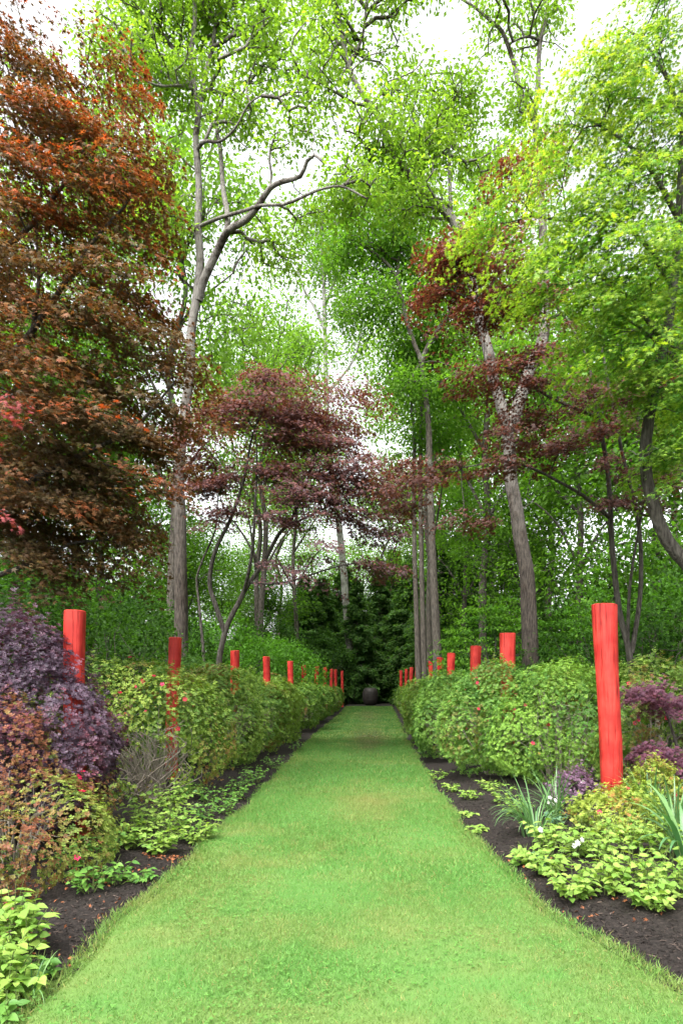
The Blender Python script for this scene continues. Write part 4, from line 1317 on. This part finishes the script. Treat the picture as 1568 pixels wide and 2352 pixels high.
azalea(wpos(1025, 14.6), 0.85, 1.3, 1.78, 6000, 0.048, 'green azalea bulging towards the lawn in front of the third right post', red=0.12, cA=(0.065, 0.16, 0.032), cB=(0.18, 0.32, 0.06), flowers=3, fl_px=[(1045, 1675, 30)], tpl=WHORL_T, seed=24)
azalea(wpos(1075, 17.0), 1.2, 1.1, 1.85, 3800, 0.058, 'azalea mound between the third and fourth right posts', red=0.15, seed=25)
azalea(wpos(985, 18.6), 0.75, 1.7, 1.65, 4800, 0.058, 'green azalea edging the lawn before the fourth right post', red=0.1, cA=(0.07, 0.155, 0.028), cB=(0.18, 0.29, 0.045), seed=26)
for (px, d_, s, rz, lab) in [(978, 23.5, 0.95, 0.1, 'low green azalea about the fifth right post'), (962, 28.5, 0.95, 3.0, 'low green azalea about the sixth right post'), (950, 33, 0.9, 0.2, 'low green azalea about the seventh right post'),
                             (938, 38, 0.9, 3.3, 'low green azalea about the ninth right post'), (930, 43, 0.8, 6.2, 'farthest low azalea of the right hedge'), (1030, 23, 1.15, 3.2, 'green azalea behind the fourth right post')]:
    copy_thing(proto, wpos(px, d_), rz, s, lab)
azalea(wpos(1510, 9.7), 1.1, 0.9, 1.95, 5600, 0.042, 'azalea at the right edge behind the purple laceleaf maple', red=0.22, flowers=10, fl_px=[(1450, 1650, 40), (1430, 1600, 30), (1500, 1680, 40)], cA=(0.10, 0.19, 0.035), cB=(0.22, 0.32, 0.06), seed=28)
azalea(wpos(1420, 7.0), 0.5, 0.42, 0.50, 3000, 0.030, 'small gold green azalea at the foot of the nearest right post', red=0.30, cA=(0.15, 0.24, 0.035), cB=(0.29, 0.36, 0.06), cRed=(0.34, 0.13, 0.05), flowers=3, fl_px=[(1480, 1840, 60)], tpl=WHORL_Q, seed=29, nl=6, stems=26)
azalea(wpos(1500, 7.6), 0.32, 0.3, 0.72, 1100, 0.028, 'young gold green azalea right of the nearest right post', red=0.3, cA=(0.15, 0.24, 0.035), cB=(0.29, 0.36, 0.06), cRed=(0.34, 0.13, 0.05), flowers=2, tpl=WHORL_Q, seed=30, nl=5, stems=18)
azalea(wpos(1318, 7.9), 0.30, 0.25, 0.62, 1300, 0.026, 'small purple barberry left of the nearest right post', red=0.25, cA=(0.09, 0.055, 0.09), cB=(0.19, 0.11, 0.17), cRed=(0.24, 0.07, 0.10), tpl=WHORL_Q, seed=31, name='barberry_bush', cat='barberry', mat=M_BARB, group=None, nl=5, stems=20, amp=0.25, smat=M_BARK_M)

# weeping purple laceleaf maple shrub at the right edge
d = 8.7
trunk = px_line([(1570, 1848), (1565, 1780), (1550, 1700), (1530, 1640), (1510, 1590)], d)
T = ellipsoid_targets([(1490, 1585, 60, 22, 8.6, .4), (1550, 1610, 50, 25, 8.7, .4), (1500, 1720, 60, 28, 8.4, .4), (1560, 1740, 50, 25, 8.5, .4), (1450, 1590, 25, 14, 8.6, .2), (1640, 1650, 60, 90, 8.8, .5)], 85)
maple('laceleaf_maple', 'low purple laceleaf maple at the right edge beside the nearest right post', 'Japanese maples', M_BARK_M, trunk, 0.03, 0.012, [], T, 75, 0.20, 0.17, LACE5, 0.05,
      lambda P, u, idx, n: lerp((0.085, 0.04, 0.065), (0.17, 0.06, 0.09), rng.random(n)), M_MAPR, 0.6, out_from=at(1580, 1600, 8.9), thick=0.03, sides=8, r_tip=0.003)


# ------------------------------------------------------------------ bed plants: every leaf a part
def leaf_mesh(name, mat, w=0.32, fold=0.10, tip=-0.12, n=5, teeth=0.0):
    V, Q = [], []
    for i in range(n + 1):
        t = i / n
        ww = w * math.sin(math.pi * min(t ** 0.75, 1)) * (1.05 - 0.25 * t) if 0 < i < n else 0.0
        ww *= 1 + teeth * (1 if i % 2 else -1)
        z = tip * t ** 2
        V += [[-ww, t, z + fold * ww / max(w, 1e-6)], [0, t, z], [ww, t, z + fold * ww / max(w, 1e-6)]]
        if i:
            k = 3 * i
            Q += [[k - 3, k - 2, k + 1, k], [k - 2, k - 1, k + 2, k + 1]]
    return new_mesh(name, np.array(V), [np.array(Q)], mat, None, True)


ME_LIME = leaf_mesh('leaf', M_LIME, 0.33)
ME_HERB = leaf_mesh('leaf', M_HERB, 0.30)
ME_BLUE = leaf_mesh('leaf', M_BLUEG, 0.46, 0.05, -0.06)


def bed_plant(name, c, rad, h, nst, per, size, me, label, cat, group, seed, smat=None, lean=(0, 0)):
    r = np.random.default_rng(seed)
    c = np.array([c[0], c[1], float(bed_z(np.array(c[0]), np.array(c[1])))])
    root = thing(name, c, label, cat, group)
    tb = Tubes()
    for i in range(nst):
        a = 2.4 * i + r.random()
        q = math.sqrt((i + 0.5) / nst)
        e = c + np.array([math.cos(a) * rad * q + lean[0], math.sin(a) * rad * q + lean[1], h * (1 - 0.35 * q * q) * (0.7 + 0.4 * r.random())])
        b = c + np.array([math.cos(a) * 0.04, math.sin(a) * 0.04, -0.01])
        pts, t = spline([b, (b + e) / 2 + np.array([0, 0, 0.1 * h]) + r.normal(size=3) * 0.02, e], 0.06)
        tb.add(pts, 0.0035 * (1.1 - 0.7 * t), 4, cap=False)
        for k in range(per):
            tt = 0.35 + 0.65 * (k + 0.6 * r.random()) / per
            p = pts[min(int(tt * (len(pts) - 1)), len(pts) - 1)]
            aa = a + 2.4 * k + r.normal() * 0.4
            td = np.array([math.cos(aa), math.sin(aa), 0.15 - 0.45 * r.random()])
            td = unit(td + 0.4 * np.array([math.cos(a), math.sin(a), 0]))
            up = unit(np.array([0, 0, 1.0]) + 0.28 * r.normal(size=3) + np.array([0, -0.15, 0]))
            inst(root, 'leaf', me, p, frames(td[None], up[None])[0], size * (0.6 + 0.55 * r.random()))
    V, Fc = tb.get()
    part(root, 'stems', V, Fc, smat or M_STEM, None, True, kind='stuff')
    return root


G1 = 'lime leaved plants along the beds'
i = 0
RLIME = [(1260, 2010, .24, .26, 'below the blue green columbine'), (1315, 2062, .25, .26, 'low at the front of the right bed, reaching onto bare mulch'), (1390, 2062, .26, .32, 'in front of the small gold azalea'),
         (1465, 2062, .26, .36, 'midway along the right foreground clump'), (1545, 2075, .27, .34, 'at the right edge, frontmost of its clump'), (1440, 1975, .25, .40, 'tallest in the right bed, under the gold azalea'),
         (1525, 1985, .25, .38, 'at the right edge before the broad strap leaves'), (1320, 1975, .24, .32, 'between the columbine and the gold azalea'), (1255, 1955, .24, .30, 'behind the blue green columbine'), (1375, 1990, .24, .36, 'close before the gold azalea, second row'), (1215, 1985, .18, .2, 'leftmost of the right foreground clump'), (1500, 2100, .22, .24, 'lowest of the right foreground clump')]
for (px, py, rd, h, w) in RLIME:
    i += 1
    g_ = gnd(px, py)
    bed_plant('lime_plant', g_, rd * 1.2, h * 1.1, 22, 7, 0.074, ME_LIME, 'lime leaved plant ' + w, 'plant', G1, 100 + i)
for (px, py, rd, h, w) in [(1035, 1815, .22, .14, 'nearest the lawn in the small patch below the right hedge'), (1080, 1835, .25, .18, 'front of the small patch below the right hedge'), (1120, 1822, .28, .2, 'back of the small patch below the right hedge'),
                           (1150, 1850, .3, .3, 'under the big right azalea, left of the strap leaves'), (1185, 1880, .26, .26, 'beside the arching daffodil leaves'), (1005, 1785, .25, .2, 'at the lawn edge below the green right azalea'), (1065, 1870, .18, .10, 'low seedlings alone on the right mulch'), (1095, 1905, .15, .09, 'low seedlings on the mulch left of the strap leaves')]:
    i += 1
    bed_plant('lime_plant', gnd(px, py), rd, h, 12, 6, 0.065, ME_LIME, 'lime leaved plant ' + w, 'plant', G1, 100 + i)
for (px, py, rd, h, w) in [(330, 1915, .30, .36, 'at the left of the bright clump in the left bed'), (400, 1925, .30, .36, 'in the middle of the bright clump in the left bed'), (455, 1930, .24, .26, 'nearest the lawn in the bright clump in the left bed'),
                           (300, 1955, .26, .26, 'front left of the bright clump in the left bed'), (370, 1960, .25, .22, 'front of the bright clump in the left bed'), (395, 1875, .28, .32, 'at the back of the bright clump in the left bed')]:
    i += 1
    bed_plant('lime_plant', gnd(px, py), rd * 1.15, h * 1.3, 22, 7, 0.072, ME_LIME, 'lime leaved plant ' + w, 'plant', G1, 100 + i)
for (px, py, rd, h, w) in [(20, 2185, .22, .42, 'at the left edge, topmost of the corner clump'), (48, 2200, .2, .36, 'in the corner clump beside the mulch'), (10, 2270, .2, .30, 'at the left edge, middle of the corner clump'), (25, 2290, .16, .24, 'lowest of the corner clump at lower left')]:
    i += 1
    bed_plant('lime_plant', gnd(px, py), rd * 1.1, h, 18, 7, 0.08, ME_LIME, 'lime leaved plant ' + w, 'plant', G1, 100 + i)
G2 = 'green herbs along the left bed'
for (px, py, rd, h, w) in [(205, 2050, .24, .26, 'left of the bare mulch under the russet azalea'), (265, 2030, .22, .24, 'reaching over the mulch under the russet azalea'), (245, 1985, .25, .3, 'between the russet azalea and the bright clump'),
                           (330, 2020, .10, .10, 'small seedling alone on the left mulch'), (520, 1868, .28, .3, 'at the lawn side below the twiggy azalea'), (480, 1850, .28, .34, 'below the second left post'), (430, 1842, .28, .3, 'at the foot of the second left post'),
                           (560, 1812, .3, .3, 'under the broad azalea at the left mulch strip'), (590, 1795, .32, .34, 'below the broad azalea near the lawn'), (470, 1885, .25, .26, 'between the bright clump and the lawn'), (545, 1835, .26, .26, 'on the mulch strip beside the lawn below the broad azalea'), (630, 1762, .34, .34, 'at the foot of the rounded azalea'), (680, 1722, .38, .34, 'at the foot of the yellow green azalea'), (160, 2010, .26, .3, 'under the front of the russet azalea'), (85, 2240, .12, .16, 'dark, in the corner clump beside the mulch'), (5, 2335, .14, .2, 'at the very lower left corner')]:
    i += 1
    bed_plant('green_herb', gnd(px, py), rd, h, 13, 6, 0.068, ME_HERB, 'mid green leafy herb ' + w, 'plant', G2, 100 + i)


# strap-leaved clumps
def strap_mesh(name, mat, w, bend, n=9, fold=0.25):
    V, Q = [], []
    p, a = np.array([0.0, 0.0]), math.radians(80)
    for i in range(n + 1):
        t = i / n
        ww = w * (0.75 + 0.5 * t) * (1 - t ** 3) + 0.001
        V += [[-ww, p[0], p[1] + fold * ww], [0, p[0], p[1]], [ww, p[0], p[1] + fold * ww]]
        a -= bend / n * (0.4 + 1.2 * t)
        p = p + np.array([math.cos(a), math.sin(a)]) / n
        if i:
            k = 3 * i
            Q += [[k - 3, k - 2, k + 1, k], [k - 2, k - 1, k + 2, k + 1]]
    return new_mesh(name, np.array(V), [np.array(Q)], mat, None, True)


ME_STRAP = [strap_mesh('strap_leaf', M_STRAP, 0.013, b) for b in (0.5, 1.2, 2.0, 2.6)]
ME_BROAD = [strap_mesh('strap_leaf', M_STRAP, 0.036, b) for b in (0.9, 1.6, 2.3)]


def strap_clump(c, n, L, mes, label, seed, rad=0.1, group=None, name='strap_leaf_clump', bias=0.0):
    r = np.random.default_rng(seed)
    c = np.array([c[0], c[1], float(bed_z(np.array(c[0]), np.array(c[1])))])
    root = thing(name, c, label, 'plant', group)
    for k in range(n):
        a = r.random() * 6.283
        if bias and r.random() < 0.5:
            a = bias + r.normal() * 0.6
        o = np.array([math.cos(a), math.sin(a), 0.0])
        Rz = np.stack([np.array([o[1], -o[0], 0]), o, np.array([0, 0, 1.0])], -1)
        inst(root, 'leaf', mes[r.integers(len(mes))], c + o * rad * r.random() + [0, 0, -0.01], Rz, L * (0.65 + 0.5 * r.random()))
    return root


G3 = 'strappy daffodil clumps in the right bed'
strap_clump(gnd(1228, 1925), 80, 0.62, ME_STRAP, 'clump of narrow arching daffodil leaves spilling onto the mulch', 201, 0.14, G3, bias=math.pi)
strap_clump(gnd(1275, 1895), 60, 0.62, ME_STRAP, 'clump of narrow upright daffodil leaves before the small barberry', 202, 0.10, G3)
strap_clump(gnd(1495, 1915), 46, 0.72, ME_STRAP[:3], 'clump of narrow daffodil leaves right of the nearest right post', 203, 0.12, G3)
strap_clump(gnd(1550, 1945), 44, 0.72, ME_STRAP[:3], 'clump of narrow daffodil leaves at the right edge below the laceleaf maple', 204, 0.12, G3)
strap_clump(gnd(1572, 2000), 20, 0.75, ME_BROAD, 'clump of broad glossy strap leaves at the right edge', 205, 0.10)
strap_clump(gnd(75, 2285), 12, 0.26, ME_STRAP, 'thin grassy tuft beside the mulch in the lower left corner', 206, 0.04)


# columbines with white flowers
ME_WFL = new_mesh('flower', *flower_mesh(), M_WHITE)
for (px, py, h, fl, lab, sd) in [(1245, 2000, 0.30, [(1240, 1905), (1325, 1935), (1335, 1928), (1318, 1942)], 'blue green columbine with white flowers at the front of the right bed', 300),
                                 (1330, 1890, 0.42, [(1338, 1797), (1346, 1803)], 'columbine with white flowers close left of the nearest right post', 301),
                                 (1272, 1905, 0.36, [(1262, 1832), (1274, 1838), (1268, 1845), (1257, 1840), (1279, 1829)], 'columbine with white flowers among the daffodil leaves', 302)]:
    g_ = gnd(px, py)
    root = bed_plant('columbine', g_, 0.16, 0.2, 9, 6, 0.06, ME_BLUE, lab, 'flower', None, sd)
    tb = Tubes()
    for q, (fx, fy) in enumerate(fl):
        e = at(fx, fy, g_[1] - 0.03 + 0.05 * q)
        b = np.array([g_[0], g_[1], 0.02])
        pts, t = spline([b, b * 0.4 + e * 0.6 + [0.02, 0, 0.06], e], 0.05)
        tb.add(pts, 0.002, 4, cap=False)
        fr = frames(unit(rng.normal(size=(1, 3))), unit(np.array([[0.2, -0.9, 0.25]]) + 0.3 * rng.normal(size=(1, 3))))[0]
        inst(root, 'flower', ME_WFL, e, fr, 0.024)
        inst(root, 'flower', ME_WFL, e + [0.012, 0.01, -0.018], frames(unit(rng.normal(size=(1, 3))), unit(np.array([[-0.5, -0.7, -0.2]])))[0], 0.018)
    V, Fc = tb.get()
    part(root, 'flower_stalks', V, Fc, M_STEM, None, True, kind='stuff')

# ------------------------------------------------------------------ woodland behind
G4 = 'understory shrubs behind the hedges'


def wood_shrub(px, d, rx, ry, h, n, size, a, b, label, seed, layered=False):
    r = np.random.default_rng(seed)
    c = wpos(px, d)
    root = thing('woodland_shrub', c, label, 'shrub', G4)
    L = lobes_of(c, rx, ry, h, 9, r)
    P, Nn, D = shell_points(L, n, r, 0.26, 0.4, seed=seed)
    m = len(P)
    if layered:
        P[:, 2] = np.round(P[:, 2] / 0.35) * 0.35 + r.normal(size=m) * 0.05 - 0.12 * (np.hypot(P[:, 0] - c[0], P[:, 1] - c[1]) / rx) ** 2
    td = unit(Nn * 0.6 + r.normal(size=(m, 3)) * 0.5 + np.array([0, 0, -0.4]))
    nr = unit(np.array([0, 0, 1.0]) + Nn * 0.5 + r.normal(size=(m, 3)) * 0.45)
    C = lerp(a, b, np.clip(0.5 + 0.7 * vnoise(P, 1.1, seed) + 0.3 * r.normal(size=m), 0, 1)) * (0.75 + 0.5 * r.random(m))[:, None]
    V, Fc, C = scatter(KITE, P, frames(td, nr), size * (0.65 + 0.6 * r.random(m)), C)
    part(root, 'foliage', V, Fc, M_WOOD, C, False, kind='stuff')
    shrub_stems(root, c, rx, ry, h, 16, r, M_BARK_M, 0.02)
    return root


DK, DK2 = (0.018, 0.05, 0.009), (0.042, 0.098, 0.016)
LT, LT2 = (0.045, 0.125, 0.014), (0.12, 0.25, 0.028)
sA = wood_shrub(255, 15.5, 2.2, 1.6, 3.6, 8000, 0.118, DK, DK2, 'dark green rhododendron-like shrub between the two nearest left posts', 401)
sB = wood_shrub(600, 26, 2.3, 1.8, 3.2, 7000, 0.137, LT, (0.075, 0.18, 0.022), 'mid green shrub behind the fifth left post', 402)
sC = wood_shrub(1130, 24, 2.2, 1.8, 4.4, 6800, 0.135, LT, LT2, 'bright green layered shrub left of the leaning oak', 403, True)
sD = wood_shrub(1400, 17, 2.4, 1.6, 3.7, 7800, 0.122, DK, (0.06, 0.15, 0.02), 'dark green shrub directly behind the nearest right post', 404, True)
for (s0, px, d_, s, sz, rz, lab) in [
        (sA, 30, 13.5, 1.05, 1.05, 2.0, 'dark green shrub at the left edge behind the barberry'), (sA, 120, 19, 1.2, 1.3, 4.0, 'tall dark green shrub beneath the bronze maple'), (sA, 395, 20, 1.0, 1.0, 1.0, 'dark green shrub hiding the foot of the left oak'),
        (sA, 330, 24, 1.2, 1.3, 5.2, 'dark green shrub left of the left oak, farther back'), (sB, 450, 24, 1.1, 1.0, 2.0, 'green shrub under the plum maple, right of the left oak'), (sB, 500, 24, 1.1, 1.2, 3.3, 'green shrub behind the third left post'),
        (sB, 640, 30, 1.2, 1.1, 4.5, 'green shrub behind the fourth left post'), (sA, 615, 34, 1.3, 1.3, 0.5, 'dark shrub far behind the sixth left post'), (sB, 668, 38, 1.1, 1.0, 1.5, 'green shrub far behind the eighth left post'),
        (sA, 728, 53, 1.5, 1.5, 2.6, 'dark shrub left behind the urn'), (sA, 850, 58, 1.7, 1.3, 3.9, 'dark shrub directly behind the urn'), (sA, 975, 53, 1.5, 1.4, 5.0, 'dark shrub right behind the urn'),
        (sB, 1065, 36, 1.0, 0.85, 3.1, 'green shrub behind the thin pair of trunks'), (sC, 1050, 31, 1.0, 0.8, 1.2, 'bright green layered shrub right of the dark oak'),
        (sA, 1070, 43, 1.6, 1.5, 0.3, 'dark shrub far behind the fourth right post'), (sD, 1270, 22, 1.1, 1.0, 2.1, 'dark layered shrub right of the leaning oak'), (sD, 1520, 15, 1.0, 1.0, 4.2, 'dark layered shrub at the right edge behind the azaleas'),
        (sD, 1180, 30, 1.4, 1.4, 3.0, 'dark layered shrub behind the leaning oak'), (sA, 1380, 27, 1.5, 1.6, 1.8, 'tall dark shrub far behind the nearest right post'), (sC, 1480, 21, 1.2, 1.35, 2.7, 'tall bright layered shrub at right below the green maple'), (sA, 1600, 19, 1.3, 1.4, 0.9, 'dark shrub mostly beyond the right edge'),
        (sA, -60, 18, 1.3, 1.5, 3.0, 'tall dark shrub at the left edge beneath the bronze maple')]:
    copy_thing(s0, wpos(px, d_), rz, s, lab, sz)


def wood_tree(px, d, h, cr, cz0, ncl, per, spread, size, a, b, label, bark, r0, seed, group='woodland trees'):
    global rng
    keep, rng = rng, np.random.default_rng(seed)
    c = wpos(px, d)
    n = 8
    pts = [c + [0, 0, -0.05]]
    for i in range(1, n + 1):
        pts.append(c + np.array([rng.normal() * 0.04 * h * (i / n) * 0.5, rng.normal() * 0.04 * h * (i / n) * 0.5, h * 0.88 * i / n]))
    trunk = np.array(pts)
    limbs = []
    for i in range(5):
        k = 3 + i % 4
        a0 = 2.4 * i + rng.random()
        s = trunk[k]
        e = s + np.array([math.cos(a0) * cr * 0.6, math.sin(a0) * cr * 0.6, h * 0.14])
        limbs.append((np.array([s, (s + e) / 2 + [0, 0, 0.02 * h] + rng.normal(size=3) * 0.15, e]), r0 * 0.4, r0 * 0.12))
    v = unit(rng.normal(size=(int(ncl * 1.9), 3))) * (rng.random(int(ncl * 1.9)) ** 0.5)[:, None]
    T = c + np.array([0, 0, (h + cz0) / 2]) + v * np.array([cr, cr, (h - cz0) / 2])
    T = T[np.argsort(-(vnoise(T, 0.5, seed) + 0.7 * vnoise(T, 1.0, seed + 1)))[:ncl]]
    root = build_tree('woodland_tree', label, 'tree', group, bark, trunk, r0, r0 * 0.25, limbs, T, oak_f(T, per, spread, size, a, b), r_tip=0.014, flare=0.25, sides=12)
    rng = keep
    return root


BR1, BR2 = (0.09, 0.19, 0.025), (0.20, 0.33, 0.05)
wA = wood_tree(600, 36, 23, 4.4, 11.0, 280, 42, 0.50, 0.21, BR1, BR2, 'bright green woodland tree behind the plum maple', M_BARK_C, 0.2, 501)
wB = wood_tree(1330, 26, 18, 3.8, 4.0, 300, 46, 0.48, 0.20, BR1, (0.14, 0.29, 0.03), 'woodland tree behind the dark red maple', M_BARK_C, 0.17, 502)
wC = wood_tree(230, 28, 17, 3.6, 3.0, 280, 48, 0.48, 0.20, (0.045, 0.12, 0.014), (0.11, 0.22, 0.026), 'woodland tree seen through the bronze maple', M_BARK_M, 0.16, 503)
for (s0, px, d_, s, sz, rz, lab) in [
        (wA, 395, 27, 1.0, 1.12, 0.5, 'bright tall tree directly behind the left oak'), (wA, 590, 42, 1.0, 1.1, 1.1, 'bright tree over the plum maple, right of the left oak'), (wA, 680, 50, 1.0, 1.1, 2.9, 'tall bright tree left of the pale tree'), (wA, 985, 37, 1.0, 1.1, 4.1, 'tall tree behind the dark oak fork'), (wA, 1110, 30, 1.05, 1.15, 5.1, 'tall bright tree behind the leaning oak fork'), (wB, 545, 58, 0.85, 0.8, 1.9, 'small far tree under the plum maple'), (wB, 455, 46, 0.75, 0.72, 0.8, 'small far tree just right of the left oak'), (wB, 730, 70, 1.1, 0.95, 2.2, 'far tree behind the conifers left of the urn'), (wB, 830, 76, 1.2, 1.0, 3.6, 'far tree behind the conifers above the urn'), (wB, 960, 74, 1.2, 1.05, 5.2, 'far tree behind the conifers right of the urn'), (wA, 175, 27, 1.0, 1.15, 0.9, 'tall bright tree between the bronze maple and the left oak'), (wC, 425, 38, 0.9, 0.72, 2.6, 'low crowned tree behind the left oak trunk'), (wC, 610, 50, 0.95, 0.72, 4.9, 'low crowned tree far behind the plum maple'), (wC, 20, 25, 1.0, 1.0, 1.0, 'woodland tree at the left edge behind the bronze maple'), (wA, 110, 38, 1.1, 1.1, 2.0, 'tall woodland tree far behind the bronze maple'), (wB, 300, 40, 1.0, 1.0, 3.0, 'woodland tree left of the left oak, far back'), 
        (wA, 640, 60, 1.0, 1.0, 0.7, 'far tree left of the pale tree'), (wA, 880, 62, 1.05, 1.0, 1.7, 'far tree above the urn'), (wB, 1060, 44, 1.1, 1.2, 2.7, 'woodland tree between the dark oak and leaning oak'),
        (wA, 1130, 52, 1.2, 1.2, 3.7, 'tall far tree behind the leaning oak'), (wA, 1260, 38, 1.1, 1.15, 4.7, 'tall woodland tree right of the leaning oak'), (wB, 1410, 33, 1.1, 1.15, 5.7, 'woodland tree behind the nearest right post'), (wC, 1500, 24, 1.0, 1.0, 0.4, 'woodland tree at right below the green maple'),
        (wA, 1560, 36, 1.1, 1.1, 2.4, 'tall woodland tree at the right edge'), (wC, 1640, 21, 1.0, 1.0, 3.4, 'woodland tree partly beyond the right edge'), (wC, 1190, 30, 0.8, 0.75, 1.4, 'small woodland tree just behind the leaning oak'), (wA, 1000, 62, 1.1, 1.1, 0.9, 'far tree right of the urn')]:
    copy_thing(s0, wpos(px, d_), rz, s, lab, sz)


# conifers closing the view
def conifer(px, d, h, rad, label, seed):
    r = np.random.default_rng(seed)
    c = wpos(px, d)
    root = thing('conifer_tree', c, label, 'conifer', 'dark conifers at the end of the view')
    P, (V, Q, T) = trunk_tube(np.array([c + [0, 0, -0.05], c + [0.05, 0, h * 0.5], c + [0, 0.05, h]]), 0.16, 0.02, 10, 0.06, 0.2)
    part(root, 'trunk', V, [Q, T], M_BARK_C, None, True)
    tb = Tubes()
    PP, TT, NN = [], [], []
    z = 0.5
    while z < h - 0.3:
        k = 7
        for j in range(k):
            a = r.random() * 6.283
            l = rad * (1 - (z / h) ** 1.3) * (0.45 + 0.75 * r.random()) + 0.25
            o = np.array([math.cos(a), math.sin(a), 0])
            s = c + [0, 0, z]
            e = s + o * l + [0, 0, -0.18 * l]
            tb.add([s, s + o * l * 0.5 + [0, 0, 0.03 * l], e], [0.025, 0.016, 0.006], 4, cap=False)
            m = int(70 * l) + 10
            t = 0.15 + 0.85 * r.random(m)
            sd = np.array([-o[1], o[0], 0])
            w = r.uniform(-1, 1, m) * 0.34 * l * (1.1 - t)
            PP.append(s + o * (l * t)[:, None] + sd * w[:, None] + np.c_[np.zeros((m, 2)), -0.18 * l * t ** 2 + r.normal(size=m) * 0.12 - 0.12 * np.abs(w)])
            TT.append(unit(o + sd * np.sign(w)[:, None] * 0.7 + r.normal(size=(m, 3)) * 0.25 + [0, 0, -0.35]))
            NN.append(unit(np.array([0, 0, 1.0]) + r.normal(size=(m, 3)) * 0.4))
        z += 0.32
    P, Td, Nr = np.vstack(PP), np.vstack(TT), np.vstack(NN)
    V, Fc = tb.get()
    part(root, 'branches', V, Fc, M_BARK_C, None, True, kind='stuff')
    C = lerp((0.030, 0.08, 0.022), (0.085, 0.16, 0.04), r.random(len(P)))
    V, Fc, C = scatter(KITE, P, frames(Td, Nr), 0.25 * (0.6 + 0.6 * r.random(len(P))), C)
    part(root, 'needles', V, Fc, M_WOOD, C, False, kind='stuff')
    return root


cA_ = conifer(1010, 50, 13.5, 3.0, 'dark conifer right of the urn behind the thin trunks', 601)
for (px, d_, s, sz, rz, lab) in [(870, 60, 1.1, 0.95, 1.0, 'dark conifer directly above the urn'), (940, 54, 1.0, 0.9, 2.0, 'dark conifer behind the dark oak'), (1090, 48, 1.1, 1.0, 3.0, 'dark conifer left of the leaning oak'), (820, 54, 0.9, 0.75, 4.0, 'dark conifer left of the urn'),
                                 (740, 62, 1.2, 0.85, 5.0, 'dark conifer far behind the pale tree'), (1150, 56, 1.3, 1.1, 0.5, 'dark conifer just behind the leaning oak'), (660, 66, 1.1, 0.7, 2.5, 'dark conifer farthest left at the end of the view'), (1230, 50, 1.1, 0.95, 1.5, 'dark conifer right of the leaning oak'), (790, 66, 1.3, 1.0, 3.3, 'dark conifer farther back left of the urn'), (905, 66, 1.4, 1.1, 4.4, 'dark conifer farther back right of the urn'), (700, 58, 1.2, 0.8, 5.5, 'dark conifer behind the seventh left post'), (1050, 64, 1.5, 1.2, 0.2, 'dark conifer farther back behind the dark oak'), (570, 64, 1.2, 0.6, 1.2, 'dark conifer farther back behind the fourth left post')]:
    copy_thing(cA_, wpos(px, d_), rz, s, lab, sz)

# woodland mass closing the horizon, plus side belts added to block low side light
n = 22000
a = rng.uniform(-1.15, 1.15, n)
rr = 76 + 14 * rng.random(n)
zz = rng.random(n) ** 1.1 * (8.0 + 3.0 * vnoise(np.c_[a * 14, 0 * a, 0 * a], 1, 4))
P1 = np.c_[rr * np.sin(a), rr * np.cos(a), zz]
n2 = 42000
x2 = (17.5 + 8 * rng.random(n2)) * np.where(rng.random(n2) < 0.5, -1, 1)  # side belts, added to keep light off the understory
y2 = 2 + 72 * rng.random(n2)
z2 = rng.random(n2) * (11 + 4 * vnoise(np.c_[x2, y2, 0 * x2], 0.15, 8))
P2 = np.c_[x2, y2, z2]
P2 = P2[vnoise(P2, 0.45, 12) > -0.35]
P = np.vstack([P1, P2])
n = len(P)
S = np.r_[0.8 + 0.6 * rng.random(len(P1)), 0.5 + 0.35 * rng.random(len(P2))]
V, Fc, C = scatter(KITE, P, frames(rand_dir(n, -0.3), rand_dir(n, 0.6)), S, lerp((0.02, 0.06, 0.012), (0.075, 0.15, 0.024), np.clip(0.5 + 0.8 * vnoise(P, 0.25, 6), 0, 1)))
single('woodland_and_side_screen', V, Fc, M_WOOD, C, kind='stuff', label='dim green mass of far woodland closing the view between the trunks, with added side belts', cat='woodland')
